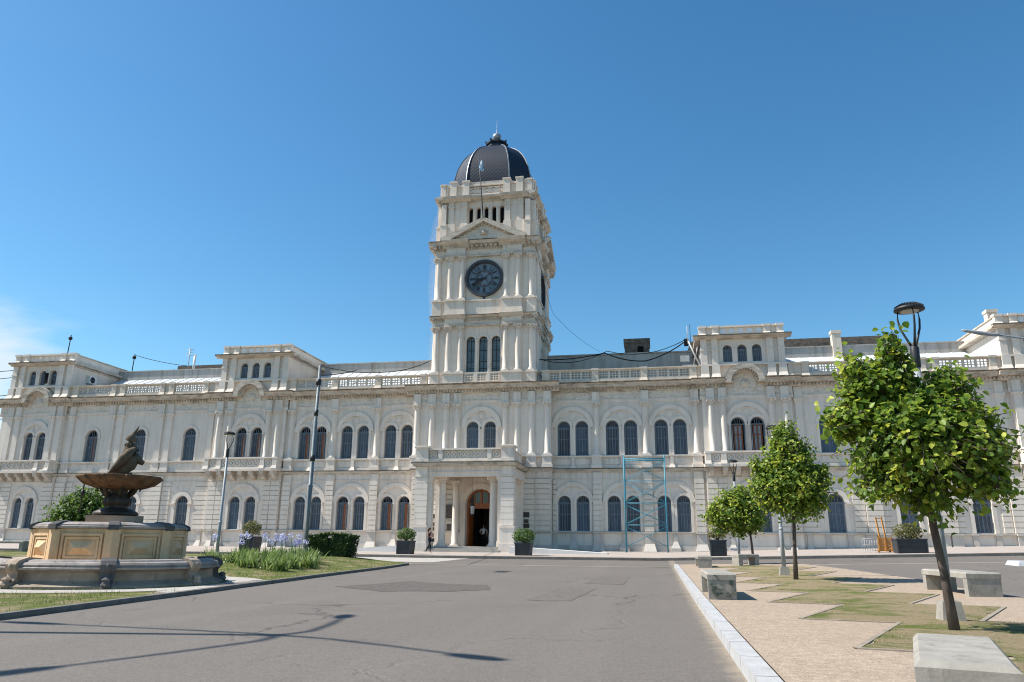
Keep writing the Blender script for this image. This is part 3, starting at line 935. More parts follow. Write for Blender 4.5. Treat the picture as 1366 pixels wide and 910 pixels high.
# ---- balustrade along the roof
def pierced(mb, x0, x1, y, z0, z1, cell=.62, t=.10):
    """pierced stone screen made of real bars: groups of small square holes"""
    n = max(1, round((x1 - x0) / (cell + .16))); p = (x1 - x0) / n
    mb.box(x0, x1, y, y + t, z0, z0 + .10); mb.box(x0, x1, y, y + t, z1 - .08, z1)
    h0, h1 = z0 + .10, z1 - .08
    for i in range(n):
        a = x0 + i * p + .09; b = x0 + (i + 1) * p - .09
        mb.box(x0 + i * p, a, y, y + t, h0, h1); mb.box(b, x0 + (i + 1) * p, y, y + t, h0, h1)
        for q in (1, 2): 
            xx = a + (b - a) * q / 3; mb.box(xx - .032, xx + .032, y + .01, y + t - .01, h0, h1)
            zz = h0 + (h1 - h0) * q / 3; mb.box(a, b, y + .012, y + t - .012, zz - .03, zz + .03)

def rosettes(mb, x0, x1, y, z0, z1, n, t=.09, open_=True):
    """row of ringed flowers in square cells"""
    p = (x1 - x0) / n; zc = (z0 + z1) / 2; r = min(p, z1 - z0) / 2 - .01
    for i in range(n):
        xc = x0 + (i + .5) * p
        mb.arc(xc, zc, r * .72, r, y, y + t, 0, 2 * pi, 16)
        for k in range(4):
            a = pi / 4 + k * pi / 2
            mb.bar((xc + r * .16 * cos(a), y + t / 2, zc + r * .16 * sin(a)), (xc + r * .76 * cos(a), y + t / 2, zc + r * .76 * sin(a)), t * .7, .07)
        mb.arc(xc, zc, 0.001, r * .26, y + .005, y + t - .005, 0, 2 * pi, 10)
        if open_:
            a, b = x0 + i * p, x0 + (i + 1) * p
            if b - a - 2 * r > .04: 
                mb.box(a, xc - r, y, y + t, z0, z1); mb.box(xc + r, b, y, y + t, z0, z1)
            for sx_ in (-1, 1):
                for sz_ in (-1, 1):
                    mb.prism_xz([(xc + sx_ * r, zc + sz_ * r), (xc + sx_ * r * .30, zc + sz_ * r), (xc + sx_ * r * .72, zc + sz_ * r * .72), (xc + sx_ * r, zc + sz_ * r * .30)], y + .003, y + t - .003)

Z_R0, Z_R1 = Z_COR + .1, 14.83
YB = 59.55
def balustrade_run(a, b, y, dies):
    ba = MB(); x0, x1 = XC + a, XC + b
    ba.box(x0, x1, y - .08, y + .28, Z_R0 - .1, Z_R0 + .22)
    ba.prism_yz([(y - .06, Z_R1 - .14), (y - .12, Z_R1 - .08), (y - .12, Z_R1 - .02), (y + .1, Z_R1 + .015), (y + .32, Z_R1 - .02), (y + .32, Z_R1 - .14)], x0, x1)
    prev = None
    for d0, d1 in dies:
        ba.box(XC + d0, XC + d1, y - .1, y + .26, Z_R0 - .08, Z_R1 - .13)
        ba.frustum((XC + d0 - .10, XC + d1 + .06, y - .26, y), (XC + d0, XC + d1, y - .1, y), Z_R0 - .08, Z_R0 + .26)
        ba.box(XC + d0 - .05, XC + d1 + .05, y - .16, y + .34, Z_R1 - .13, Z_R1 + .03)
        if prev is not None and d0 - prev > .9:
            pierced(ba, XC + prev, XC + d0, y + .04, Z_R0 + .22, Z_R1 - .14)
        elif prev is not None:
            ba.box(XC + prev, XC + d0, y + .05, y + .16, Z_R0 + .22, Z_R1 - .14)
        prev = d1
    ba.build('balustrade', M['stone_roof'], bld)
for s in (-1, 1):
    for run, dies in ((( 4.6, 17.7), [(4.9, 5.5), (9.0, 9.5), (12.9, 13.4), (16.75, 17.25), (17.68, 17.7)]),
                      ((24.15, 39.6), [(24.2, 24.5), (25.2, 25.7), (28.6, 29.1), (29.55, 30.0), (33.55, 34.05), (34.5, 34.95), (38.4, 38.9), (39.3, 39.6)])):
        if s < 0:
            run = (-run[1], -run[0]); dies = [(-b, -a) for a, b in dies][::-1]
        balustrade_run(run[0], run[1], YB + .1, dies)

# ---- low pavilions above the cornice
def attic(xo, half, depth=9.):
    x0, x1 = XC + xo - half, XC + xo + half; y = 59.75; mb = MB(); zt = 17.0
    sgn = 1 if xo > 0 else -1
    mb2 = MB()
    ws = [(XC + xo - 1.12, .36, 15.05, 16.1), (XC + xo, .36, 15.05, 16.1), (XC + xo + 1.12, .36, 15.05, 16.1)]
    arched_wall(mb, x0 + .25, x1 - .25, Z_COR, zt - .1, y, ws, .3)
    for xx in (x0 + .25, x1 - .25):
        mb.add([(xx, y, Z_COR), (xx, y + depth, Z_COR), (xx, y + depth, zt - .1), (xx, y, zt - .1)], [(0, 1, 2, 3)])
    for w in ws: mb.arc(w[0], w[3], .364, .46, y - .05, y + .02)
    for sd in (-1, 1):
        for c in (2.10, 2.95):
            xx = XC + xo + sd * c
            mb.box(xx - .24, xx + .24, y - .20, y + .02, 14.86, zt - .02)
            mb.box(xx - .29, xx + .29, y - .25, y + .02, 15.98, 16.08)
            mb.box(xx - .3, xx + .3, y - .3, y + .02, Z_COR + .09, 14.72)
            mb.frustum((xx - .42, xx + .32, y - .48, y), (xx - .3, xx + .3, y - .3, y), Z_COR + .09, Z_COR + .45)
        xx = XC + xo + sd * 2.52
        mb.arc(xx, 16.35, .14, .19, y - .06, y + .02, n=8)
    mb.box(x0, x1, y - .30, y + .05, 14.722, 14.855)
    # cornice and parapet
    for prf, (pa, pb) in (([(0, 0), (-.3, 0), (-.36, .08), (-.62, .13), (-.66, .26), (-.2, .34), (0, .34)], (zt, 0)),):
        mb2.prism_yz([(y + dy, zt - .1 + dz) for dy, dz in prf], x0 - .42, x1 + .42)
    mb2.mi = 1; mb2.box(x0 - .43, x1 + .43, y - .68, y - .3, zt + .10, zt + .18); mb2.mi = 0
    # eaves running back along both flanks
    for xx, q in ((x0 + .25, -1), (x1 - .25, 1)):
        mb2.box(min(xx, xx + q * .5), max(xx, xx + q * .5), y + .02, y + depth, zt + .02, zt + .24)
        mb.box(min(xx - q * .22, xx + q * .02), max(xx - q * .22, xx + q * .02), y + .35, y + depth, zt + .24, 17.98)
        mb2.box(min(xx - q * .28, xx + q * .10), max(xx - q * .28, xx + q * .10), y + .40, y + depth, 17.98, 18.09)
    zb, zp = zt + .24, 18.0
    mb.box(x0 + .2, x1 - .2, y - .05, y + .22, zb, zb + .12); mb.box(x0 + .12, x1 - .12, y - .12, y + .30, zp - .12, zp + .03)
    for sd in (-1, 1):
        for c in (1.98, 2.98):
            xx = XC + xo + sd * c; mb.box(xx - .25, xx + .25, y - .1, y + .26, zb, zp - .12)
            mb.frustum((xx - .33, xx + .27, y - .22, y), (xx - .25, xx + .25, y - .1, y), zb, zb + .2)
            mb.box(xx - .31, xx + .31, y - .17, y + .34, zp - .121, zp + .06)
        a, b = sorted((XC + xo + sd * 2.23, XC + xo + sd * 2.73)); mb.box(a, b, y + .05, y + .15, zb + .12, zp - .12)
    rosettes(mb, XC + xo - 1.73, XC + xo + 1.73, y + .03, zb + .12, zp - .12, 5)
    mb.box(x0 + .3, x1 - .3, y + .3, y + depth, zt - .05, zt + .05)
    a_ = mb.build('attic_pavilion', M['stone'], bld)
    mb2.build('attic_cornice', [M['cornice'], M['capping']], a_)
    for w in ws:
        wob = window(w[0] - XC, .36, 15.05, 16.1, 'closed', a_, y)
    if xo < -40:                                                    # one casement stands open
        m = MB(); m.box(XC + xo + .62, XC + xo + .98, y - .45, y - .41, 15.08, 16.1); m.build('open_casement', M['dark'], a_)
    return a_
attic(-PAV, 3.32); attic(PAV, 3.32); attic(-ENDP - .35, 3.0); attic(ENDP + .2, 3.2)

# ---- long balconies under the pavilion windows
for xo, w in ((-PAV, 3.36), (PAV, 3.36), (-ENDP - .5, 3.3), (ENDP + .5, 3.3)):
    mb = MB(); xc = XC + xo; y0 = 58.75
    mb.box(xc - w - .08, xc + w + .08, y0 - .1, 59.72, 6.80, 6.98)
    mb.box(xc - w, xc + w, y0, y0 + .2, 6.98, 7.12); mb.box(xc - w - .04, xc + w + .04, y0 - .06, y0 + .26, 7.82, 7.95)
    for q in (-3.15, -2.0, 2.0, 3.15):
        qq = q * w / 3.36; mb.box(xc + qq - .2, xc + qq + .2, y0 - .04, y0 + .22, 7.12, 7.82); mb.frustum((xc + qq - .3, xc + qq + .22, y0 - .14, y0), (xc + qq - .2, xc + qq + .2, y0 - .04, y0), 6.985, 7.25)
    mb.box(xc - w, xc + w, y0 + .12, y0 + .19, 7.12, 7.82)
    rosettes(mb, xc - 1.75, xc + 1.75, y0 + .04, 7.17, 7.77, 6, .09, False)
    for q in (-2.55, 2.55): rosettes(mb, xc + q * w / 3.36 - .3, xc + q * w / 3.36 + .3, y0 + .04, 7.17, 7.77, 1, .09, False)
    for sd in (-1, 1):
        a, b = sorted((xc + sd * w, xc + sd * (w - .2))); mb.box(a, b, y0 + .2, 59.72, 6.98, 7.82); mb.box(a - .04, b + .04, y0 + .26, 59.72, 7.82, 7.95)
    bal = mb.build('balcony', M['stone'], bld)
    for k in range(7):
        br = MB(); x = xc + (k - 3) * (w * .29)
        br.prism_yz([(59.7, 6.1), (59.3, 6.2), (59.0, 6.45), (58.8, 6.5), (58.72, 6.8), (59.7, 6.8)], x - .17, x + .17); br.build('bracket', M['ledge'], bal)

# ---- roofs behind the balustrade
for a, b in ((-39.8, -24.0), (-17.7, -4.4), (24.0, 39.8)):
    rf = MB()
    rf.add([(XC + a, 60.6, 14.1), (XC + b, 60.6, 14.1), (XC + b, 66.3, 16.75), (XC + a, 66.3, 16.75)], [(0, 1, 2, 3)])
    n = int((b - a) / .9)
    for i in range(n):
        x = XC + a + (i + .5) * (b - a) / n
        rf.bar((x, 60.6, 14.12), (x, 66.3, 16.77), .05, .05)
    rf.build('metal_roof', M['roofmetal'], bld)
for a, b in ((-39.8, -24.0), (-17.7, -4.3), (24.0, 39.8)):
    rw = MB()
    rw.box(XC + a, XC + b, 66.3, 66.7, 14, 17.62); rw.box(XC + a, XC + b, 66.22, 66.78, 17.621, 17.72); rw.build('setback_wall', M['roofwall'], bld)
rw = MB(); rw.box(XC - 46, XC - 39.85, 60.2, 84, 13.3, 13.7); rw.box(XC - 39.8, XC + 46, 60.2, 84, 13.2, 13.6)
rw.build('flat_roof', M['roofwall'], bld)
rg = MB(); rg.box(XC + 4.3, XC + 17.7, 66.0, 66.5, 13.65, 17.55); rg.box(XC + 4.3, XC + 17.7, 65.9, 66.6, 17.551, 17.66)
rg.build('grey_setback_wall', M['roofwall_grey'], bld)
bk = MB(); bk.box(XC - 37.3, XC - 30.0, 72, 72.6, 13.6, 19.55); bk.build('brick_parapet', M['brick'], bld)
bk = MB(); bk.box(XC + 22.6, XC + 34.6, 68, 68.6, 13.6, 18.9); bk.build('brick_parapet', M['brick'], bld)
bk = MB(); bk.prism_xz([(XC + 15.4, 13.6), (XC + 18.4, 13.6), (XC + 18.4, 19.1), (XC + 17.4, 19.0)], 68, 68.5); bk.build('brick_gable', M['brick'], bld)
bk = MB(); bk.box(XC + 11.42, XC + 13.68, 68, 70.2, 13.6, 19.05); bk.box(XC + 11.34, XC + 13.76, 67.92, 70.28, 19.05, 19.5)
hut = bk.build('brick_stack', M['brick'], bld); d_ = MB(); d_.box(XC + 12.6, XC + 13.15, 67.96, 68.05, 17.7, 18.75); d_.build('opening', M['dark'], hut)
for xo, yy, zt in ((29.5, 66.0, 19.0), (40.6, 63.0, 19.4)):
    bk = MB(); bk.box(XC + xo - .36, XC + xo + .36, yy, yy + .7, 13.6, zt - .25); bk.box(XC + xo - .42, XC + xo + .42, yy - .06, yy + .76, zt - .25, zt); bk.build('chimney', M['stone_roof'], bld)
# ---- clock tower (a part of the building, with sub-parts)
TX, TY, TH = XC, 63.35, 4.2                      # centre and half width of the shaft
def side_tf(k):
    """map local (u, outward -y, z) drawn for the front side onto side k"""
    def f(p):
        u, v, z = p[0] - TX, p[1] - TY, p[2]
        for _ in range(k): u, v = -v, u
        return (TX + u, TY + v, z)
    return f
YF = TY - TH                                      # front plane of the shaft = 59.15
tw = MB(); TCS = [MB(), MB(), MB(), MB()]; TFS = [MB(), MB(), MB()]; tc_ = TCS[0]
for k in range(4):
    for m in [tw] + TFS + TCS: m.tf = side_tf(k)
    a, b = TX - TH, TX + TH
    # stage 1 wall with three lights, stage 2 plain
    ws = [(TX + o, .37, 14.78, 17.5) for o in (-1.08, 0, 1.08)]
    arched_wall(tw, a, b, 13.7, 18.78, YF, ws, .35)
    arched_wall(tw, a, b, 18.78, 26.2, YF, [], .3)
    for w in ws:
        tw.arc(w[0], w[3], .374, .52, YF - .06, YF + .02)
    for o in (-1.62, -.54, .54, 1.62):
        tw.box(TX + o - .07, TX + o + .07, YF - .09, YF + .02, 14.7, 17.4); tw.box(TX + o - .12, TX + o + .12, YF - .13, YF + .02, 17.4, 17.52)
    # pedestals
    for z0, z1 in ((13.72, 14.70), (19.72, 21.05)):
        tw.box(TX - 4.38, TX + 4.38, YF - .16, YF + .02, z0, z1 - .12)
        for sd in (-1, 1):
            x0, x1 = sorted((TX + sd * 1.60, TX + sd * 3.35)); tw.box(x0, x1, YF - .42, YF - .1, z0, z1 - .122); tw.box(x0 - .06, x1 + .06, YF - .52, YF - .1, z1 - .118, z1 + .004)
            if z0 > 15: tw.box(x0 - .05, x1 + .05, YF - .50, YF - .1, z0 + .001, z0 + .28)
            x0, x1 = sorted((TX + sd * 3.72, TX + sd * 4.46)); tw.box(x0, x1, YF - .30, YF - .1, z0, z1 - .124); tw.box(x0 - .06, x1 + .03, YF - .40, YF - .1, z1 - .116, z1 + .002)
        tw.box(TX - 4.44, TX + 4.44, YF - .24, YF + .02, z1 - .12, z1)
    # pierced panels at the foot of the lights
    for o in (-1.08, 0, 1.08): pierced(tw, TX + o - .40, TX + o + .40, YF - .28, 13.9, 14.62, .66)
    tw.box(TX - 1.6, TX + 1.6, YF - .30, YF - .1, 14.62, 14.70)
    for o in (-.54, .54): tw.box(TX + o - .13, TX + o + .13, YF - .3, YF - .1, 13.9, 14.619)
    # columns (two in front of a block, one at the corner), two storeys
    for z0, z1 in ((14.71, 18.72), (21.06, 24.98)):
        for sd in (-1, 1):
            for o, y in ((1.92, YF - .16), (2.98, YF - .16), (4.06, YF - .04)):
                eng_column(tw, TX + sd * o, y, z0, z1, .215)
            x0, x1 = sorted((TX + sd * 1.64, TX + sd * 3.28)); tw.box(x0, x1, YF - .16, YF + .02, z0, z1)
    # entablatures
    for z0, zf, zc, pr in ((18.73, 19.36, 19.66, .26), (24.99, 25.78, 26.36, .52)):
        tc_ = TCS[0 if z0 < 20 else 1]; tf_ = TFS[0 if z0 < 20 else 1]
        tc_.box(TX - 4.42, TX + 4.42, YF - .2, YF + .02, z0, z0 + .24)
        tf_.box(TX - 4.36, TX + 4.36, YF - .15, YF + .02, z0 + .24, zf)
        h = zc - zf; tc_.mi = 1; tc_.box(TX - 4.3 - pr, TX + 4.3 + pr, YF - .26 - pr, YF - .1 - pr, zc - .06, zc + .012 + .003 * k); tc_.mi = 0
        poly = [(YF + .02, zf), (YF - .22, zf), (YF - .26, zf + h * .35), (YF - .24 - pr * .7, zf + h * .5), (YF - .24 - pr, zf + h * .95), (YF - .24 - pr, zc), (YF + .02, zc + .05)]
        tc_.prism_yz(poly, TX - 4.2 - pr - .2, TX + 4.2 + pr + .2) if pr < .4 else None
        for sd in (-1, 1):
            x0, x1 = sorted((TX + sd * 1.62, TX + sd * 3.34))
            tc_.box(x0, x1, YF - .46, YF - .1, z0 + .002, z0 + .242); tf_.box(x0 + .03, x1 - .03, YF - .42, YF - .1, z0 + .243, zf)
            p2 = [(y - .26, z + .002) for y, z in poly[1:-1]]; p2 = [(YF - .1, zf + .002)] + p2 + [(YF - .1, zc + .03)]
            tc_.prism_yz(p2, x0 - pr * .6, x1 + pr * .6)
        if pr > .4:
            tc_.prism_yz(poly, TX - 4.2 - pr - .18, TX + 4.2 + pr + .18)
            for i in range(22):
                x = TX - 4.6 + (i + .5) * 9.2 / 22
                tc_.box(x - .09, x + .09, YF - .55, YF - .2, zf + .03, zf + .22)
        n = 36
        for i in range(n):
            x = TX - 4.5 + (i + .5) * 9. / n
            tc_.box(x - .06, x + .06, YF - .33, YF - .2, zf - .14, zf - .01)
    # pediment
    ap, ez, hw = 28.30, 26.40, 3.55; tc_ = TCS[2]; tf_ = TFS[2]
    tf_.prism_xz([(TX - hw + .3, ez), (TX + hw - .3, ez), (TX, ap - .35)], YF - .55, YF + .1)
    for sd in (-1, 1):
        tc_.prism_xz([(TX + sd * (hw + .25), ez - .02), (TX + sd * (hw + .25), ez + .16), (TX, ap), (TX, ap - .36), (TX + sd * (hw - .62), ez - .02)], YF - .98, YF - .5)
        for i in range(9):
            q = (i + .5) / 9
            x = TX + sd * (hw - .5) * (1 - q); z = ez + (ap - .45 - ez) * q
            tc_.box(x - .08, x + .08, YF - .72, YF - .54, z - .10, z + .08)
    tc_.lathe([(.001, 0), (.28, .05), (.32, .3), (.001, .58)], TX, YF - .58, 10)
    for i in range(len(tc_.v) - 40, len(tc_.v)):
        q = tc_.v[i]; tc_.v[i] = (q[0], q[1], q[2] + ez + .35)
    # belfry stage
    tc_ = TCS[3]
    ws = [(TX + o, .19, 28.16, 29.62) for o in (-1.40, -.70, 0, .70, 1.40)]
    YB2 = YF + .25
    arched_wall(tw, TX - 3.95, TX + 3.95, 26.3, 30.3, YB2, ws, .4)
    for w in ws: tw.arc(w[0], w[3], .194, .28, YB2 - .05, YB2 + .02, n=10)
    for o in (-1.05, -.35, .35, 1.05): tw.box(TX + o - .08, TX + o + .08, YB2 - .07, YB2 + .02, 28.1, 29.6)
    for sd in (-1, 1):
        for o in (1.95, 3.1):
            tw.box(TX + sd * o - .24, TX + sd * o + .24, YB2 - .3, YB2 + .02, 28.2, 30.3)
            tw.box(TX + sd * o - .3, TX + sd * o + .3, YB2 - .36, YB2 + .02, 29.75, 29.86)
            tw.box(TX + sd * o - .34, TX + sd * o + .34, YB2 - .4, YB2 + .02, 26.3, 28.2)
        x0, x1 = sorted((TX + sd * 1.7, TX + sd * 3.4)); tw.box(x0, x1, YB2 - .2, YB2 + .02, 26.3, 30.3)
        tw.arc(TX + sd * 2.52, 29.45, .22, .27, YB2 - .23, YB2 - .19, n=10)
        x0, x1 = sorted((TX + sd * 3.62, TX + sd * 4.5)); tw.box(x0, x1, YB2 - .05, YB2 + .5, 26.3, 28.0); tw.box(x0 - .05, x1 + .05, YB2 - .1, YB2 + .5, 28.0, 28.12); tw.box(x0 + .1, x1 - .12, YB2 - .02, YB2 + .4, 28.12, 30.1)
        x0, x1 = sorted((TX + sd * 1.62, TX + sd * 3.5))
        tc_.prism_yz([(YB2 - .18, 30.302), (YB2 - .36, 30.302), (YB2 - .5, 30.44), (YB2 - .72, 30.52), (YB2 - .76, 30.72), (YB2 - .18, 30.82)], x0 - .3, x1 + .3)
    tc_.box(TX - 4.4, TX + 4.4, YB2 - .1, YB2 + .3, 30.301, 30.5)
    tc_.prism_yz([(YB2 + .1, 30.5), (YB2 - .16, 30.5), (YB2 - .48, 30.56), (YB2 - .52, 30.74), (YB2 + .1, 30.84)], TX - 4.62, TX + 4.62)
    # parapet
    zb, zp = 30.82, 32.0
    tw.box(TX - 4.1, TX + 4.1, YB2 - .1, YB2 + .2, zb, zb + .26); tw.box(TX - 4.15, TX + 4.15, YB2 - .16, YB2 + .26, zp - .16, zp)
    for sd in (-1, 1):
        for o in (1.85, 3.0, 3.85):
            q = .3 if o < 3.5 else .36
            tw.box(TX + sd * o - q, TX + sd * o + q, YB2 - .30 if o < 3.5 else YB2 - .14, YB2 + .24, zb, zp + (.22 if o < 3.5 else .03)); tw.box(TX + sd * o - q - .06, TX + sd * o + q + .06, YB2 - .36 if o < 3.5 else YB2 - .2, YB2 + .3, zp + (.221 if o < 3.5 else .031), zp + (.34 if o < 3.5 else .14))
        x0, x1 = sorted((TX + sd * 2.1, TX + sd * 3.8)); tw.box(x0, x1, YB2 - .04, YB2 + .14, zb + .26, zp - .16)
    rosettes(tw, TX - 1.55, TX + 1.55, YB2 - .02, zb + .26, zp - .16, 5); tw.box(TX - 1.56, TX + 1.56, YB2 + .16, YB2 + .2, zb + .26, zp - .16)
for m in [tw] + TFS + TCS: m.tf = None
tw.box(TX - 3.9, TX + 3.9, TY - 3.9, TY + 3.9, 30.0, 30.1)
tw.box(TX - 3.95, TX + 3.95, TY - 3.95, TY + 3.95, 31.3, 31.5)
tower = tw.build('clock_tower', M['stone_tower'], bld)
for q_, nm_ in zip(TCS, ('lower_cornice', 'clock_cornice', 'pediment', 'belfry_cornice')): q_.build(nm_, [M['cornice_tower'], M['capping']], tower)
for q_, nm_ in zip(TFS, ('lower_frieze', 'clock_frieze', 'tympanum')): q_.build(nm_, M['frieze'], tower)
wm_ = MB(); 
def tower_light(hw, zb, zs, y, cols, rows):
    mb = MB(); n = 12; H = zs - zb
    arch = [(-hw, 0)] + [(-hw * cos(pi * i / n), H + hw * sin(pi * i / n)) for i in range(n + 1)] + [(hw, 0)]
    mb.mi = 0; mb.add([(a, .30, z) for a, z in arch], [tuple(range(len(arch)))])
    mb.mi = 1
    mb.arc(0, H, hw - .05, hw - .001, .24, .29, n=n)
    for c in cols: mb.box(c * hw - .018, c * hw + .018, .25, .29, 0.01, H + hw * .95 * sqrt(max(0, 1 - c * c)))
    for r in rows: mb.box(-hw + .01, hw - .01, .252, .288, r - .02, r + .02)
    return mb.mesh('window', [M['glass_tower'], M['iron']])
tl = tower_light(.37, 14.78, 17.5, YF, (-.94, 0, .94), (.35, .95, 1.9, 2.72))
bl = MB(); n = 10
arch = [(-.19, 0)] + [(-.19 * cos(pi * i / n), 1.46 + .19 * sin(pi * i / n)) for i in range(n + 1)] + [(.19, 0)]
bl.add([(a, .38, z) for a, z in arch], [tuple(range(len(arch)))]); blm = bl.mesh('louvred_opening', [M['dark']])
for k in range(4):
    for o in (-1.08, 0, 1.08):
        w = link('window', tl, tower); p = side_tf(k)((TX + o, YF, 14.78)); w.location = p; w.rotation_euler.z = k * pi / 2
    for o in (-1.40, -.70, 0, .70, 1.40):
        w = link('louvred_opening', blm, tower); p = side_tf(k)((TX + o, YF + .25, 28.16)); w.location = p; w.rotation_euler.z = k * pi / 2

# clock: bezel, dial, numerals and hands on the sides one can see
def clock(k):
    zc, R = 22.98, 1.66; y = YF - .06
    fr_ = MB(); fr_.tf = side_tf(k)
    fr_.arc(TX, zc, R - .20, R, y - .20, y + .10, 0, 2 * pi, 48); fr_.arc(TX, zc, R - .29, R - .20, y - .08, y + .10, 0, 2 * pi, 48)
    fr_.arc(TX, zc, .70, .735, y - .02, y + .03, 0, 2 * pi, 40)
    for q in range(4):
        a = pi / 4 + q * pi / 2
        fr_.bar((TX + .05 * cos(a), y, zc + .05 * sin(a)), (TX + 1.3 * cos(a), y, zc + 1.3 * sin(a)), .04, .035)
    fr_.box(TX - .09, TX + .09, y - .12, y + .1, zc - R - .25, zc - R + .02)
    c = fr_.build('clock', M['bezel'], tower)
    d = MB(); d.tf = side_tf(k); d.disc_xz(TX, zc, R - .27, y + .05, 48); d.build('clock_face', M['dial'], tower)
    nm = MB(); nm.tf = side_tf(k)
    rom = ['XII', 'I', 'II', 'III', 'IIII', 'V', 'VI', 'VII', 'VIII', 'IX', 'X', 'XI']
    for h, s in enumerate(rom):
        a = pi / 2 - h * pi / 6; er = (cos(a), sin(a)); et = (sin(a), -cos(a))
        w = {'I': .075, 'V': .15, 'X': .15}; tot = sum(w[ch] for ch in s); t = -tot / 2
        def P(tt, rr): return (TX + er[0] * rr + et[0] * tt, y - .005, zc + er[1] * rr + et[1] * tt)
        for ch in s:
            if ch == 'I': nm.bar(P(t + .0375, .82), P(t + .0375, 1.24), .05, .02)
            elif ch == 'V': nm.bar(P(t + .01, 1.24), P(t + .075, .82), .055, .02); nm.bar(P(t + .14, 1.24), P(t + .075, .82), .03, .022)
            else: nm.bar(P(t + .01, 1.24), P(t + .14, .82), .055, .02); nm.bar(P(t + .14, 1.24), P(t + .01, .82), .03, .022)
            t += w[ch]
    nm.build('numerals', M['iron'], tower)
    rd = MB(); rd.tf = side_tf(k)
    for h in range(12):
        a = pi / 2 - h * pi / 6
        for dt in ((-.03, .03) if h % 2 else (-.05, 0, .05)):
            rd.bar((TX + .54 * cos(a) + dt * sin(a), y - .004, zc + .54 * sin(a) - dt * cos(a)), (TX + .66 * cos(a) + dt * sin(a), y - .004, zc + .66 * sin(a) - dt * cos(a)), .028, .02)
    rd.build('inner_numerals', M['redpaint'], tower)
    for ang, ln, wd in ((244, 1.18, .10), (260, .85, .15)):
        hd = MB(); hd.tf = side_tf(k); a = pi / 2 - radians(ang)
        e = (cos(a), sin(a)); t = (sin(a), -cos(a))
        pts = [(-.2, .05), (0, .06), (ln * .55, wd * .5), (ln * .62, wd), (ln * .72, wd * .9), (ln, .01)]
        poly = [(TX + e[0] * r + t[0] * w, zc + e[1] * r + t[1] * w) for r, w in pts] + [(TX + e[0] * r - t[0] * w, zc + e[1] * r - t[1] * w) for r, w in pts[::-1]]
        hd.prism_xz(poly, y - (.06 if ln > 1 else .09), y - (.035 if ln > 1 else .065)); hd.build('clock_hand', M['iron'], tower)
clock(0); clock(1)

# dome on an irregular octagon
def dome():
    zb, zt = 31.5, 37.35; A, Bh = 3.62, 1.96
    prof = []
    for i in range(17):
        t = i / 16
        s = cos(t * pi / 2 * .86) ** .80; z = zb + .9 + (zt - zb - .9) * sin(t * pi / 2 * .86) / sin(pi / 2 * .86)
        prof.append((s, z))
    smin = prof[-1][0]
    prof = [(1.0, zb)] + prof
    oct_ = [(Bh, -A), (A, -Bh), (A, Bh), (Bh, A), (-Bh, A), (-A, Bh), (-A, -Bh), (-Bh, -A)]
    me = bpy.data.meshes.new('dome'); v = []; f = []; uvw = []
    for k in range(8):
        p, q = oct_[k], oct_[(k + 1) % 8]; L = sqrt((p[0] - q[0]) ** 2 + (p[1] - q[1]) ** 2)
        dist = 0
        for i, (s, z) in enumerate(prof):
            if i: dist += sqrt(((s - prof[i - 1][0]) * 3.6) ** 2 + (z - prof[i - 1][1]) ** 2)
            v += [(TX + p[0] * s, TY + p[1] * s, z), (TX + q[0] * s, TY + q[1] * s, z)]
            uvw += [(-L * s / 2, dist, 0), (L * s / 2, dist, 0)]
        n0 = k * len(prof) * 2
        for i in range(len(prof) - 1): f.append((n0 + 2 * i, n0 + 2 * i + 1, n0 + 2 * i + 3, n0 + 2 * i + 2))
    me.from_pydata(v, [], f); at = me.attributes.new('uvw', 'FLOAT_VECTOR', 'POINT'); at.data.foreach_set('vector', np.array(uvw, 'f').ravel())
    me.materials.append(M['dome']); d = link('dome', me, tower)
    for k in range(8):
        rb = MB(); p = oct_[k]
        pts = [(TX + p[0] * s * 1.008, TY + p[1] * s * 1.008, z + .02) for s, z in prof]
        for a, b in zip(pts[:-1], pts[1:]): rb.bar(a, b, .085, .06)
        rb.build('dome_rib', M['zinc'], tower)
    s = smin
    pf = MB(); pf.lathe([(1.02, zt - .12), (1.12, zt), (1.12, zt + .22), (.98, zt + .24), (.92, zt + .6), (1.08, zt + .66), (1.08, zt + .82), (.6, zt + .84), (.3, zt + 1.1)], TX, TY, 8, pi / 8, 2 * pi + pi / 8, False)
    for k in range(8):
        a = pi / 8 + k * pi / 4; pf.box(TX + 1.03 * cos(a) - .08, TX + 1.03 * cos(a) + .08, TY + 1.03 * sin(a) - .08, TY + 1.03 * sin(a) + .08, zt + .8, zt + .98)
    pf.build('lantern_platform', M['dome'], tower)
    fn = MB(); R = .42; zc = zt + 1.6
    fn.lathe([(.10, zt + 1.0), (.08, zt + 1.2)] + [(R * sin(pi * i / 10) + .002, zc - R * cos(pi * i / 10)) for i in range(1, 10)] + [(.05, zc + R), (.025, zc + .9), (.012, zc + 1.9)], TX, TY, 14)
    fn.build('finial', M['zinc'], tower)
    # wooden curb round the foot of the dome
    cb = MB()
    for k in range(8):
        p, q = oct_[k], oct_[(k + 1) % 8]
        cb.bar((TX + p[0] * 1.02, TY + p[1] * 1.02, zb + .75), (TX + q[0] * 1.02, TY + q[1] * 1.02, zb + .75), .12, .3)
    cb.build('dome_curb', M['roofwall'], tower)
dome()

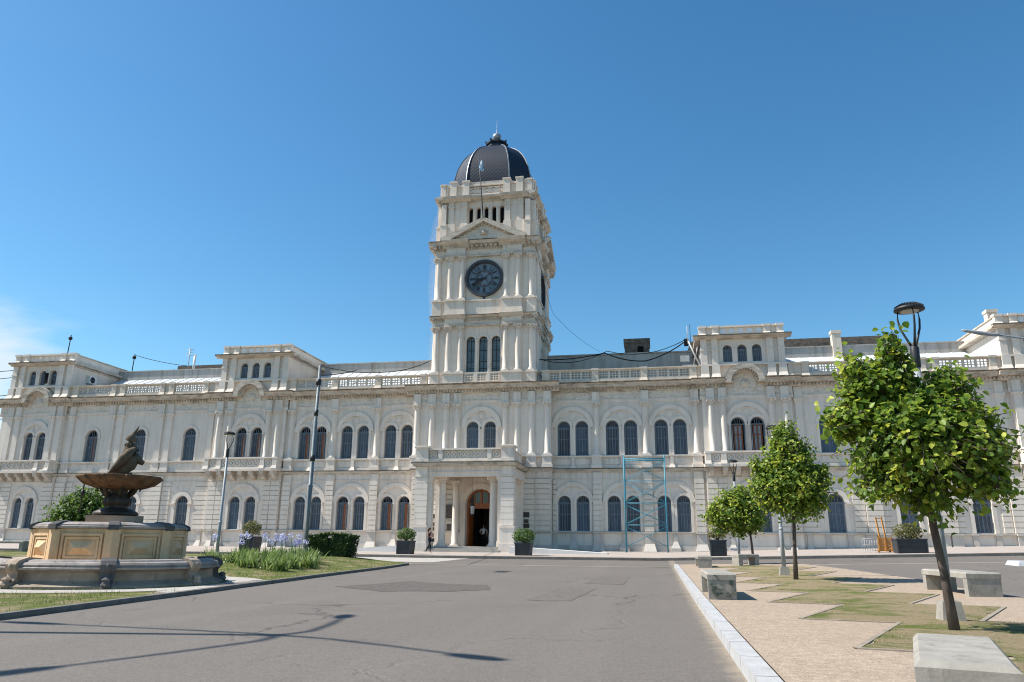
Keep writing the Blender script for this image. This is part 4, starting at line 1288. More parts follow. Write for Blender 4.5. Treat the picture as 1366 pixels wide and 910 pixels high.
fp = MB(); fp.tube([(XC, 58.25, 27.9), (XC - .12, 57.9, 30.5), (XC - .38, 57.6, 33.9)], [.05, .04, .025], 6); fp.build('flagpole', M['iron'], tower)
fl = MB()
for i, mat in ((0, 0), (1, 1), (2, 0)):
    fl.mi = mat
    v = []
    for j in range(7):
        z = 33.4 - j * .17
        v += [(XC - .33 + i * .10 + .03 * sin(j * 1.3) + j * .012, 57.62 + .12 * sin(i * 2 + j * .8), z), (XC - .33 + (i + 1) * .10 + .04 * sin(j * 1.1 + 1) + j * .02, 57.62 + .12 * sin(i * 2 + 2 + j * .8), z - .02)]
    fl.add(v, [(2 * j, 2 * j + 1, 2 * j + 3, 2 * j + 2) for j in range(6)], True)
tag(fl.build('flag', [M['flagblue'], M['white']]), 'limp light blue and white flag on the pole above the clock pediment', 'flag')

# ---- entrance porch
po = MB(); YP = 53.7
pier_s = (-3.22, 3.22)
for px in pier_s:
    x = XC + px; w = .47
    po.box(x - w - .12, x + w + .12, YP - .14, YP + 1.04, .1, 1.05); po.box(x - w - .05, x + w + .05, YP - .07, YP + .97, 1.05, 2.14); po.box(x - w - .1, x + w + .1, YP - .12, YP + 1.02, 2.14, 2.28)
    po.box(x - w + .04, x + w - .04, YP + .04, YP + .86, 2.28, 5.8)
    n = 8; p = (5.72 - 2.30) / n
    for i in range(n): po.box(x - w, x + w, YP, YP + .9, 2.30 + i * p + .02, 2.30 + (i + 1) * p - .02)
    po.box(x - w, x + w, YP, YP + .9, 5.75, 6.5)
    po.box(x - w - .04, x + w + .04, YP - .04, YP + .94, 5.74, 5.8)
    # rear pilaster on the wall
    po.box(x - .3, x + .3, 58.55, 59.02, .6, 5.8)
    po.box(x - .36, x + .36, 58.49, 59.02, .6, 1.0)
po.box(XC - 2.76, XC + 2.76, YP + .12, YP + .85, 5.78, 6.5); po.box(XC - 2.76, XC + 2.76, YP + .06, YP + .9, 6.05, 6.12)
for sd in (-1, 1):
    a, b = sorted((XC + sd * 3.60, XC + sd * 2.9)); po.box(a, b, YP + .9, 59.0, 5.78, 6.5)
po.box(XC - 3.6, XC + 3.6, YP + .1, 59.0, 6.45, 6.52)
porch = po.build('porch', M['stone'], bld)
pc = MB(); pc.box(XC - 3.86, XC + 3.86, YP - .24, 59.0, 6.52, 6.66); pc.box(XC - 3.95, XC + 3.95, YP - .34, 59.0, 6.66, 6.74); pc.mi = 1; pc.box(XC - 3.97, XC + 3.97, YP - .36, 59.0, 6.74, 6.80); pc.mi = 0; pc.box(XC - 3.8, XC + 3.8, YP - .14, 59.0, 6.801, 6.88)
pc.build('porch_cornice', [M['cornice'], M['capping']], porch)
bp = MB()
for px in pier_s:
    x = XC + px; w = .46
    bp.box(x - w, x + w, YP - .03, YP + .86, 6.88, 7.85); bp.box(x - w - .06, x + w + .06, YP - .09, YP + .92, 6.885, 7.05)
    bp.frustum((x - w - .10, x + w + .10, YP - .13, YP + .96), (x - w - .14, x + w + .14, YP - .17, YP + 1.0), 7.85, 7.95); bp.box(x - w - .05, x + w + .05, YP - .08, YP + .91, 7.95, 8.02)
    a, b = sorted((x - .2, x + .2)); bp.box(a, b, YP + .86, 59.0, 6.88, 7.72); bp.box(a - .06, b + .06, YP + .93, 59.0, 7.721, 7.82)
bp.box(XC - 2.75, XC + 2.75, YP + .08, YP + .4, 6.88, 7.08); bp.box(XC - 2.75, XC + 2.75, YP + .02, YP + .46, 7.70, 7.82)
bp.box(XC - 2.74, XC + 2.74, YP + .24, YP + .32, 7.08, 7.7)
for o in (-1.85, 1.85): bp.box(XC + o - .16, XC + o + .16, YP + .06, YP + .4, 7.08, 7.7)
rosettes(bp, XC - 1.68, XC + 1.68, YP + .16, 7.11, 7.67, 6, .09, False)
for o in (-2.38, 2.38): rosettes(bp, XC + o - .33, XC + o + .33, YP + .16, 7.11, 7.67, 1, .09, False)
bp.build('balcony_parapet', M['stone'], porch)
ZF = .80
for px, y, r in ((-1.93, 55.0, .27), (1.93, 55.0, .27), (-1.78, 58.3, .25), (1.78, 58.3, .25)):
    m = MB(); eng_column(m, XC + px, y, ZF, 5.78, r, False); m.build('porch_column', M['stone'], porch)
for px in (-2.62, 2.62):
    m = MB(); x = XC + px; m.box(x - .15, x + .15, YP + .25, YP + .85, ZF, 5.4); m.box(x - .2, x + .2, YP + .2, YP + .88, ZF, 1.2); m.frustum((x - .15, x + .15, YP + .25, YP + .85), (x - .23, x + .23, YP + .17, YP + .9), 5.4, 5.7); m.box(x - .25, x + .25, YP + .15, YP + .9, 5.7, 5.78); m.build('porch_pilaster', M['stone'], porch)
sp = MB()
for i in range(4):
    sp.box(XC - 2.72, XC + 2.72, 52.9 + i * .42, 59.6, .1 if i == 0 else .35 + i * .115 + .001, .35 + (i + 1) * .115)
sp.box(XC - 3.7, XC + 3.7, 54.6, 59.0, .1, .78)
sp.build('steps', M['walk'], porch)
hl = MB()
hl.box(XC - 3, XC + 3, 59.9, 60.05, ZF, 6) if False else None
hl.box(XC - 1.4, XC - 1.22, 60.05, 66, .8, 5.3); hl.box(XC + 1.22, XC + 1.4, 60.05, 66, .8, 5.3); hl.box(XC - 1.4, XC + 1.4, 60.05, 66, 5.3, 5.4); hl.box(XC - 1.4, XC + 1.4, 66, 66.1, .7, 5.4); hl.box(XC - 1.4, XC + 1.4, 60.05, 66, .70, .795)
hl.build('hall', M['hall'], bld)
dr = MB(); y = 59.55
dr.mi = 0
dr.arc(XC, 4.08, .98, 1.146, y, y + .16, n=20)
for sd in (-1, 1):
    a, b = sorted((XC + sd * 1.0, XC + sd * 1.146)); dr.box(a, b, y, y + .16, .8, 4.08)
dr.box(XC - 1.14, XC + 1.14, y - .03, y + .17, 3.72, 4.14); dr.box(XC - .08, XC + .08, y, y + .15, 4.14, 5.12)
for sd in (-1, 1): dr.box(XC + sd * .55 - .03, XC + sd * .55 + .03, y + .03, y + .12, 4.14, 4.9)
dr.mi = 1
arch = [(XC - 1.05 * cos(pi * i / 16), 4.10 + 1.02 * sin(pi * i / 16)) for i in range(17)]
dr.add([(a, y + .09, z) for a, z in arch], [tuple(range(17))])
door = dr.build('door', [M['doorwood'], M['glass']], bld)
for sd in (-1, 1):
    lf = MB(); lf.bar((XC + sd * 1.04, y + .12, 2.27), (XC + sd * .92, y + 1.1, 2.27), .07, 2.88); lf.build('door_leaf', M['doorwood'], door)
# hanging lantern
ln = MB(); lx, ly, lz = XC + .0, 56.5, 3.45
ln.tube([(lx, ly, 6.45), (lx, ly, lz + .55)], .012, 5)
ln.lathe([(.03, lz + .6), (.1, lz + .5), (.24, lz + .36), (.24, lz + .33), (.03, lz + .33)], lx, ly, 6, smooth=False)
for k in range(6):
    a = k * pi / 3; ln.tube([(lx + .22 * cos(a), ly + .22 * sin(a), lz + .34), (lx + .16 * cos(a), ly + .16 * sin(a), lz - .3)], .016, 5)
ln.lathe([(.02, lz - .36), (.17, lz - .32), (.17, lz - .28), (.02, lz - .28)], lx, ly, 6, smooth=False)
lant = ln.build('lantern', M['iron']); gl = MB(); gl.lathe([(.13, lz - .27), (.19, lz + .32)], lx, ly, 6, smooth=False); g_ = gl.build('glass_shade', M['lampglass'], lant)
tag(lant, 'hexagonal glass lantern hanging on a chain before the entrance door', 'lantern')
# plaques
def plaque(x0, x1, z0, z1, y, label, group=None):
    m = MB(); m.box(x0, x1, y - .05, y, z0, z1); m.box(x0 + .04, x1 - .04, y - .065, y - .05, z0 + .04, z1 - .04)
    n = max(2, int((z1 - z0) / .11))
    for i in range(n):
        z = z0 + .08 + i * (z1 - z0 - .16) / max(1, n - 1); m.box(x0 + .08, x1 - .08 - .08 * (i % 3), y - .072, y - .065, z - .012, z + .012)
    return tag(m.build('plaque', M['plaque']), label, 'plaque', group)
GP = 'bronze plaques by the entrance'
plaque(-10.12, -9.64, 3.02, 3.42, 58.92, 'upper bronze plaque on the rusticated wall right of the porch', GP)
plaque(-10.05, -9.70, 2.60, 2.88, 58.92, 'small middle bronze plaque on the wall right of the porch', GP)
plaque(-10.12, -9.64, 2.22, 2.56, 58.92, 'lowest bronze plaque on the wall right of the porch, above the planter', GP)
plaque(XC - 2.72, XC - 1.98, 2.92, 3.95, 58.48, 'large dark bronze plaque between the left porch columns', GP)
plaque(XC - 2.50, XC - 2.12, 2.0, 2.5, 58.48, 'small dark plaque below the large one between the porch columns', GP)
for i, (z0, z1, lb) in enumerate(((2.95, 3.25, 'top'), (2.35, 2.62, 'middle'), (1.95, 2.25, 'bottom'))):
    plaque(XC - 3.95, XC - 3.5, z0, z1, 58.92, lb + ' one of three small plaques on the wall behind the left pier', GP)
# access ramps
for sd, lb in ((-1, 'white concrete ramp rising to the porch from the left'), (1, 'white concrete ramp sloping down to the right of the porch')):
    m = MB(); x0 = XC + sd * 3.85; x1 = XC + sd * (10.4 if sd > 0 else 9.0)
    a, b = (x0, x1)
    z0 = side_z(x0, 53); z1 = side_z(x1, 53)
    m.add([(a, 51.4, z0 - .1), (b, 51.4, z1 - .1), (b, 53.2, z1 - .1), (a, 53.2, z0 - .1), (a, 51.4, z0 + .42), (b, 51.4, z1 + .05), (b, 53.2, z1 + .05), (a, 53.2, z0 + .42)],
          [(0, 3, 2, 1), (4, 5, 6, 7), (0, 1, 5, 4), (1, 2, 6, 5), (2, 3, 7, 6), (3, 0, 4, 7)])
    tag(m.build('ramp', M['ramp']), lb, 'ramp')

# roof-top equipment
def antenna(x, y, z0, z1, label, loops=False):
    m = MB(); m.tube([(x, y, z0), (x + .1, y, z1)], .05, 6)
    m.lathe([(.02, z1 - .55), (.18, z1 - .5), (.18, z1 - .25), (.02, z1 - .2)], x + .08, y, 8)
    if loops: m.tube([(x - .35, y, z0 + .1), (x - .35, y, z0 + .9), (x, y, z0 + .6)], .05, 6)
    return tag(m.build('antenna', M['cable']), label, 'antenna', 'roof antennas')
antenna(-57.9, 64, 17.9, 21.2, 'dark mast with a round head on the left end pavilion roof')
antenna(-53.4, 68, 17.0, 20.0, 'thin hooked mast on the parapet of the left wing', True)
m = MB(); m.tube([(-46.9, 68, 17.5), (-46.9, 68, 20.4)], .05, 6)
for z in (19.6, 19.95, 20.25): m.tube([(-47.3, 68, z), (-46.5, 68, z)], .03, 5)
tag(m.build('antenna', M['galv']), 'pale comb antenna before the dark brick parapet on the left', 'antenna', 'roof antennas')
m = MB(); m.tube([(-46.25, 68, 17.5), (-46.25, 68, 19.5)], .12, 8); m.box(-46.4, -46.1, 67.9, 68.1, 19.5, 19.65); tag(m.build('vent_pipe', M['white']), 'white vent pipe standing beside the comb antenna', 'vent pipe')
m = MB(); m.tube([(3.15, 60.6, 16.9), (3.15, 60.6, 18.4)], .03, 6); m.tube([(3.2, 60.6, 17.1), (4.0, 60.4, 14.9)], .07, 6); m.box(2.6, 3.6, 60.4, 60.9, 14.9, 15.1); m.tube([(3.5, 60.6, 15.1), (3.9, 60.6, 16.6)], .05, 6); m.box(2.5, 3.2, 60.5, 60.7, 15.4, 15.9)
tag(m.build('pipe_cluster', M['galv']), 'grey pipes and boxes fixed to the flank of the right pavilion', 'pipes')
m = MB(); m.tube([(3.35, 60.3, 16.7), (3.35, 60.2, 18.4)], .025, 5); m.box(2.9, 3.25, 61.4, 61.8, 17.0, 17.55); tag(m.build('cable_box', M['cable']), 'dark cable box where the roof cables reach the right pavilion', 'cable box')
# air conditioner on the left pavilion flank
m = MB(); ax, ay, az = XC - 39.9, 62.0, 15.6
m.box(ax, ax + .38, ay, ay + 1.0, az, az + .75); ac = m.build('air_conditioner', M['acwhite'])
m = MB(); 
m.lathe([(.30, 0), (.30, .03), (.02, .03)], 0, 0, 18); fan = m
for i, p in enumerate(fan.v): fan.v[i] = (ax + .375 + p[2], ay + .42 + p[0], az + .38 + p[1])
fan.build('fan_grille', M['iron'], ac)
m = MB(); m.box(ax - .06, ax + .5, ay + .1, ay + .16, az - .06, az); m.box(ax - .06, ax + .5, ay + .84, ay + .9, az - .06, az); m.build('bracket', M['iron'], ac)
tag(ac, 'white air conditioner on the side wall of the left end pavilion', 'air conditioner')
# cables
def cable(pts, r, label, sag=0, group='cables over the roofs'):
    out = []
    for a, b in zip(pts[:-1], pts[1:]):
        for i in range(8):
            t = i / 8; out.append((a[0] + (b[0] - a[0]) * t, a[1] + (b[1] - a[1]) * t, a[2] + (b[2] - a[2]) * t - sag * 4 * t * (1 - t)))
    out.append(pts[-1]); m = MB(); m.tube(out, r, 5)
    return tag(m.build('cable', M['cable']), label, 'cable', group)
cable([(-27.8, 58.8, 15.7), (-22.0, 58.8, 14.95), (-18.1, 59.6, 16.1)], .038, 'thick black cable sagging from pavilion to tower over the left roof', .25)
cable([(-9.3, 60.5, 16.0), (-3.6, 60.5, 16.35), (-.3, 60.5, 15.55), (3.0, 61.3, 17.3)], .05, 'thick black cable looping from tower to right pavilion', .22)
cable([(-9.3, 60.5, 16.1), (-3.4, 60.5, 16.5), (2.9, 61.4, 17.4)], .03, 'thinner black cable sagging along the grey roof wall', .65)
cable([(-9.25, 60.6, 25.6), (-7.9, 60.5, 20.0), (-4.0, 60.5, 16.5)], .012, 'thin wire falling from the tower cornice to the right roof', .35)
cable([(-53.3, 68, 19.9), (-47.0, 68, 18.5)], .03, 'wire between the masts on the left wing roof', .15)
for i, (z0, z1, lb) in enumerate(((17.6, 16.8, 'uppermost'), (16.5, 16.1, 'second'), (14.5, 14.4, 'third'), (9.9, 12.2, 'fourth'), (7.2, 8.4, 'lowest'))):
    cable([(-90, 66, z0 + 1), (XC - 46.1, 60.5, z1)], .035, lb + ' of the wires running off left from the building corner', .4, 'wires at the left corner')
# sheer net hung on the left of the tower
m = MB(); v = []; 
for j in range(13):
    z = 30.6 - j * 1.4
    x = TX - 4.1 - .62 * ss(0, 3.2, j) + .32 * ss(4, 12, j) + .04 * sin(j * 1.7); v += [(x, YF - .95, z), (x - .12, YF - .2, z), (x + .05, YF + .6, z)]
f = []
for j in range(12):
    for i in range(2): f.append((3 * j + i, 3 * j + i + 1, 3 * j + i + 4, 3 * j + i + 3))
m.add(v, f, True); tag(m.build('safety_net', M['net']), 'sheer white net hanging down the left edge of the tower', 'net')
m = MB(); m.add([(x * -1 + 2 * TX, y, z) for x, y, z in v], f, True); tag(m.build('safety_net', M['net']), 'sheer white net hanging down the right edge of the tower', 'net')
# neighbour building at far left
nb = thing('neighbour_building', 'beige building end with tiled eaves beyond the left corner', 'building', (-80, 78, 0)); nb['_base'] = (-80, 78, 0)
m = MB(); m.box(-100, -72.2, 76, 90, 0, 11.2); m.build('wall', M['neigh'], nb); m = MB(); m.prism_yz([(75.4, 11.2), (90.5, 11.2), (83, 12.6)], -100.5, -71.9); m.build('roof', M['tile'], nb)
# ------------------------------------------------------------------ ground
def grid_sheet(name, xs, ys, hz, mat, dz=0.):
    mb = MB(); nx = len(xs)
    v = [(x, y, hz(x, y) + dz) for y in ys for x in xs]
    f = [(j * nx + i, j * nx + i + 1, (j + 1) * nx + i + 1, (j + 1) * nx + i) for j in range(len(ys) - 1) for i in range(nx - 1)]
    mb.add(v, f, True)
    return tag(mb.build(name, mat), None, None, None, 'structure')
fr_ = lambda a, b, n: [a + (b - a) * i / n for i in range(n + 1)]
grid_sheet('road', [-1500, -400, -120] + fr_(-60, 40, 50) + [120, 400, 1500], [-600, -100] + fr_(-10, 46, 56) + [70, 120, 400, 1500], g, M['asphalt'])
SY = 45.2
grid_sheet('pavement', [-90] + fr_(-62, 42, 52) + [80], [SY, 46.5, 48, 50, 52, 54, 56, 58, 60.2], side_z, M['pavement'])
def kerb_line(name, pts, mat, w=.16, drop=.3, top=None, kind='structure', step=1.2):
    """a kerb following pts (x,y) with its top at height top(x,y)"""
    mb = MB(); P = []
    for a, b in zip(pts[:-1], pts[1:]):
        L = sqrt((b[0] - a[0]) ** 2 + (b[1] - a[1]) ** 2); n = max(1, int(L / step))
        for i in range(n): P.append((a[0] + (b[0] - a[0]) * i / n, a[1] + (b[1] - a[1]) * i / n))
    P.append(pts[-1])
    v = []
    for i, p in enumerate(P):
        q0 = P[max(i - 1, 0)]; q1 = P[min(i + 1, len(P) - 1)]
        d = Vector((q1[0] - q0[0], q1[1] - q0[1])).normalized(); nn = Vector((-d.y, d.x))
        z = top(*p)
        for s_, zz in ((-.5, z - drop), (-.46, z - .02), (-.38, z), (.5, z), (.5, z - drop)):
            v.append((p[0] + nn.x * s_ * w, p[1] + nn.y * s_ * w, zz))
    f = []
    for i in range(len(P) - 1):
        for k in range(4): f.append((5 * i + k, 5 * i + k + 1, 5 * i + 5 + k + 1, 5 * i + 5 + k))
    f += [(0, 1, 2, 3, 4), tuple(5 * (len(P) - 1) + k for k in (4, 3, 2, 1, 0))]
    mb.add(v, f)
    return tag(mb.build(name, mat), None, None, None, kind)
kerb_line('pavement_kerb', [(-62, SY), (42, SY)], M['kerbdark'], .2, .3, lambda x, y: g(x, 45) + .155)
grid_sheet('pavement_edge', fr_(-62, 42, 52), [SY + .1, SY + .5], lambda x, y: side_z(x, y), M['gutter'], .006)
# concrete strip across the end of the forecourt
grid_sheet('concrete_gutter', fr_(-11.4, 1.0, 8), [34.6, 34.95], g, M['gutter'], .006)
grid_sheet('concrete_gutter', fr_(6.3, 40, 18), [35.2, 35.6], g, M['gutter'], .006)
grid_sheet('crossing', fr_(-19, -11, 8), [37.5, 39, 41, 43, SY - .12], g, M['walk'], .004)

def patch(name, pts, mat, dz):
    mb = MB(); P = []
    for (x0, y0), (x1, y1) in zip(pts, pts[1:] + pts[:1]):
        for i in range(8):
            x = x0 + (x1 - x0) * i / 8; y = y0 + (y1 - y0) * i / 8
            P.append((x + .10 * mnoise.noise((x * 2, y * 2, 1)), y + .16 * mnoise.noise((x * 2, y * 2, 8))))
    cx = sum(p[0] for p in P) / len(P); cy = sum(p[1] for p in P) / len(P); n = len(P)
    mb.add([(cx, cy, g(cx, cy) + dz)] + [(x, y, g(x, y) + dz) for x, y in P], [(0, i + 1, (i + 1) % n + 1) for i in range(n)])
    return tag(mb.build(name, mat), kind='structure')
M['patch_dark'] = concrete_mat('fresh_asphalt_patch', (.120, .106, .093), .3, .3, 5.)
M['patch_light'] = concrete_mat('worn_asphalt_patch', (.150, .131, .114), .25, .3, 5.)
patch('road_patch', [(-7.9, 18.4), (-6.2, 17.0), (-4.6, 17.5), (-3.9, 18.3), (-4.4, 20.0), (-5.6, 20.3), (-6.9, 21.2), (-7.3, 19.6)], M['patch_dark'], .005)
patch('road_patch', [(-2.6, 15.5), (-1.7, 15.4), (-1.5, 19.5), (-2.4, 19.6)], M['patch_light'], .005)
patch('road_patch', [(-2.0, 21.5), (-.9, 21.4), (-.9, 25.5), (-1.9, 25.7)], M['patch_light'], .005)
patch('road_patch', [(-5.9, 27.5), (-5.4, 27.5), (-5.3, 28.6), (-5.8, 28.7)], M['iron'], .006)

# ---- right plaza: pebble paving with zigzag lawns
pz = lambda x, y: g(x, y) + .12
XL, XR, YE = .9, 7.05, 34.4
def lerp(a, b, t): return a + (b - a) * t
mb = MB(); ys = [-6] + fr_(-2, YE, 44)
v = []; nx = 7
for y in ys:
    xr = 7.05 if y < 24 else lerp(7.05, 5.6, (y - 24) / (YE - 24))
    for i in range(nx): 
        x = lerp(XL, xr, i / (nx - 1)); v.append((x, y, pz(x, y)))
mb.add(v, [(j * nx + i, j * nx + i + 1, (j + 1) * nx + i + 1, (j + 1) * nx + i) for j in range(len(ys) - 1) for i in range(nx - 1)], True)
tag(mb.build('paving', M['pebble']), kind='structure')
kerb_line('kerb', [(XL - .10, -6), (XL - .10, YE)], M['kerbjoint'], .20, .3, lambda x, y: pz(x, y) + .012)
kerb_line('kerb', [(XL, YE + .05), (5.6, YE + .05)], M['kerbdark'], .16, .3, lambda x, y: pz(x, y) + .006)
kerb_line('kerb', [(5.6, YE), (7.05, 24), (7.07, -6)], M['kerbdark'], .14, .3, lambda x, y: pz(x, y) + .006)
# lawn between the zigzag edges
teeth = []
for k in range(-4, 8):
    y0 = 8.3 + 3.1 * k
    teeth += [(1.9, y0 + .1), (3.1, y0 + 2.85)]
teeth = [(x, y) for x, y in teeth if y < 31]
def left_x(y):
    k = math.floor((y - 8.4) / 3.1); t = (y - 8.4) / 3.1 - k
    return 1.9 + 1.2 * min(1, t / .92) if t < .92 else 3.1 - 1.2 * (t - .92) / .08
def right_x(y):
    k = math.floor((y - 8.65) / 3.1); t = (y - 8.65) / 3.1 - k
    return 4.28 + 1.42 * min(1, t / .92) if t < .92 else 5.7 - 1.42 * (t - .92) / .08

mb = MB(); ys = []
for k in range(-4, 8):
    for p0 in (8.4, 8.65):
        y0 = p0 + 3.1 * k; ys += [y0, y0 + 2.852]
    ys += [8.4 + 3.1 * k + q * .1 for q in range(31)]
ys = sorted(set(round(y, 3) for y in ys if -4 < y < 31.5)); v = []
for y in ys:
    a = left_x(y) + .02 + .16 * mnoise.noise((y * 2.3, 1, 0)) + .07 * mnoise.noise((y * 9, 4, 0)); b = right_x(y) - .02 + .16 * mnoise.noise((y * 2.1, 7, 0)) + .07 * mnoise.noise((y * 9, 9, 0))
    for i in range(7):
        x = lerp(a, b, i / 6); v.append((x, y, pz(x, y) + .008 + (.016 * (1 + mnoise.noise((x * 3, y * 3, 5))) if 0 < i < 6 else 0)))
mb.add(v, [(j * 7 + i, j * 7 + i + 1, (j + 1) * 7 + i + 1, (j + 1) * 7 + i) for j in range(len(ys) - 1) for i in range(6)], True)
tag(mb.build('lawn', M['lawn_dry']), kind='structure')
eb = MB()
for k in range(-4, 8):
    for f_, s0, s1, p0 in ((left_x, 1.9, 3.1, 8.4), (right_x, 4.28, 5.7, 8.65)):
        y0 = p0 + 3.1 * k
        if y0 < -4 or y0 > 28: continue
        a = (s0, y0, pz(s0, y0) + .004); b = (s1, y0 + 2.852, pz(s1, y0 + 2.85) + .004); c = (s0, y0 + 3.1, pz(s0, y0 + 3.1) + .004)
        eb.bar(a, b, .06, .02); eb.bar(b, c, .06, .019)
tag(eb.build('paving_edging', M['edging']), kind='structure')

# ---- left island with path, lawn mound and kerb
kl = [(-8.4, -4), (-9.1, 9.6), (-9.45, 13), (-9.8, 17), (-10.2, 23), (-10.5, 29), (-10.9, 33.2), (-11.4, 34.3), (-12.4, 35.0), (-22, 35.6), (-40, 36)]
def kx(y):
    for (x0, y0), (x1, y1) in zip(kl[:-1], kl[1:]):
        if y0 <= y <= y1: return lerp(x0, x1, (y - y0) / (y1 - y0))
    return kl[-1][0]
FX, FY = -13.12, 16.86
def iz(x, y):
    z = g(x, y) + .075
    # planted mound behind the path
    d = ss(0, 3.2, kx(min(y, 33)) - .5 - x) * ss(20.0, 25.0, y + (x + 10.5) * .25) * (1 - ss(34.3, 36.0, y))
    return z + .24 * d
mb = MB(); ys = [-4, 0, 4] + fr_(6, 35.5, 60); v = []; nx = 34
for y in ys:
    xe = kx(y) - .05
    for i in range(nx):
        t = i / (nx - 1); x = xe - 45 * t ** 1.8; v.append((x, y, iz(x, y)))
mb.add(v, [(j * nx + i, (j + 1) * nx + i, (j + 1) * nx + i + 1, j * nx + i + 1) for j in range(len(ys) - 1) for i in range(nx - 1)], True)
tag(mb.build('lawn', M['lawn']), kind='structure')
kerb_line('kerb', kl[:9], M['kerbdark'], .15, .35, lambda x, y: g(x, y) + .085)
# light path sweeping round the fountain
mb = MB()
def path_strip(pts, w0, w1):
    v = []
    for i, (x, y) in enumerate(pts):
        q0 = pts[max(i - 1, 0)]; q1 = pts[min(i + 1, len(pts) - 1)]
        d = Vector((q1[0] - q0[0], q1[1] - q0[1])).normalized(); nn = Vector((-d.y, d.x))
        for s_ in (-w0, w1):
            yy = y + nn.y * s_; xx = min(x + nn.x * s_, kx(yy) - .1); v.append((xx, yy, iz(xx, yy) + .008))
    mb.add(v, [(2 * i, 2 * i + 1, 2 * i + 3, 2 * i + 2) for i in range(len(pts) - 1)])
ring = [(FX + 3.25 * cos(a), FY + 3.25 * sin(a)) for a in [radians(-150 + 5 * k) for k in range(52)]]
path_strip(ring, .42, .5)
path_strip([(-9.75, 14.2), (-9.95, 16.5), (-10.1, 19.0)], .5, .26)
tag(mb.build('path', M['walk']), kind='structure')
# white traffic island at the far right
mb = MB(); mb.prism_xz([(0, 0), (1, 0), (1, 1), (0, 1)], 0, 1); mb.v = []
mb.f = []; mb.m = []; mb.s = []
zI = g(16, 32)
mb.frustum((13.1, 20, 31.8, 33.0), (13.2, 20, 31.9, 32.9), zI - .1, zI + .11)
tag(mb.build('traffic_island', M['kerbpaint']), kind='structure')

# ------------------------------------------------------------------ leaves, trees, shrubs
def leaf_cloud(name, pos, nrm, size, tone, mat, parent=None, aspect=.82, fold=.12, rng=None):
    """one folded six-point leaf per position"""
    rng = rng or np.random.default_rng(1)
    N = len(pos); nrm = nrm / (np.linalg.norm(nrm, axis=1, keepdims=True) + 1e-9)
    r = rng.normal(size=(N, 3)); r[:, 2] -= .5
    t = r - (r * nrm).sum(1, keepdims=True) * nrm; t /= np.linalg.norm(t, axis=1, keepdims=True) + 1e-9
    b = np.cross(nrm, t)
    s = size if np.ndim(size) else np.full(N, size)
    tpl = [(0, 0, 0), (-.42, .22, fold), (-.44, .58, fold), (0, 1., -.06), (.44, .58, fold), (.42, .22, fold)]
    V = np.zeros((N, 6, 3))
    for i, (u, w, h) in enumerate(tpl):
        V[:, i] = pos + (b * (u * aspect) + t * (w - .4) + nrm * h) * s[:, None]
    me = bpy.data.meshes.new(name)
    me.vertices.add(N * 6); me.vertices.foreach_set('co', V.ravel().astype('f'))
    idx = np.arange(N)[:, None] * 6 + np.array([0, 3, 2, 1, 0, 5, 4, 3])[None]
    me.loops.add(N * 8); me.loops.foreach_set('vertex_index', idx.ravel().astype('i'))
    me.polygons.add(N * 2); me.polygons.foreach_set('loop_start', (np.arange(N * 2) * 4).astype('i')); me.polygons.foreach_set('loop_total', np.full(N * 2, 4, 'i'))
    at = me.attributes.new('tone', 'FLOAT', 'POINT'); at.data.foreach_set('value', np.repeat(np.clip(tone, 0, 1), 6).astype('f'))
    me.materials.append(mat); me.update(); me.validate()
    return link(name, me, parent)

def tree(label, base, trunk, lobes, nshoot, per, leaf, seed, mat='leaf', tr=.085, group=None, twig=True, up=.55, young=.35):
    """trunk: list of points; lobes: (centre, (rx,ry,rz), weight). Shoots run from the stem to the lobe surfaces and carry the leaves"""
    rng = np.random.default_rng(seed)
    root = thing('tree', label, 'tree', base, 0, group); root['_base'] = base
    top = Vector(trunk[-1])
    mb = MB(); n = len(trunk)
    mb.tube([tuple(p) for p in trunk], [tr * (1.25 if i == 0 else 1 - .35 * i / n) for i in range(n)], 10)
    tk = mb.build('trunk', M['bark'], root)
    w = np.array([l[2] for l in lobes], float); w /= w.sum()
    pos, nr, sz, tn = [], [], [], []; lm = MB()
    for i in range(nshoot):
        c, r, _ = lobes[rng.choice(len(lobes), p=w)]
        d = rng.normal(size=3); d[2] += .15; d /= np.linalg.norm(d)
        u_ = rng.random(); q = rng.uniform(.72, 1.04) if u_ < .72 else (rng.uniform(.3, .75) if u_ < .88 else rng.uniform(1.04, 1.2))
        end = np.array(c) + d * np.array(r) * q
        s0 = np.array(top) + (np.array(c) - np.array(top)) * rng.uniform(.0, .75) - np.array([0, 0, .15])
        mid = (s0 + end) / 2 + np.array([0, 0, .12]) + rng.normal(size=3) * .06
        P = lambda t: (1 - t) ** 2 * s0 + 2 * t * (1 - t) * mid + t * t * end
        if twig: lm.tube([tuple(P(t)) for t in (0, .35, .7, 1)], [tr * .28, tr * .2, tr * .13, .004], 4)
        k = per if rng.random() < .8 else int(per * .6)
        out = end - np.array(c); out /= np.linalg.norm(out) + 1e-9
        base_t = np.clip(rng.normal(.58, .19), .12, 1.)
        for j in range(k):
            t = .42 + .6 * (j + rng.random()) / k
            p = P(min(t, 1.04)) + rng.normal(size=3) * leaf * .62
            pos.append(p if t < 1 else p * .5 + end * .5)
            nr.append(out * .55 + rng.normal(size=3) * .55 + np.array([0, 0, up]))
            sz.append(leaf * rng.uniform(.6, 1.15) * (1 - .25 * max(0, t - .85) / .15))
            tn.append(base_t * rng.uniform(.7, 1.25) + (young * rng.random() if t > .9 and rng.random() < .6 else 0))
    if lm.v: lm.build('limbs', M['bark'], root)
    leaf_cloud('crown', np.array(pos), np.array(nr), np.array(sz), np.array(tn), M[mat], root, rng=rng)
    return root

GT = 'young street trees on the right plaza'
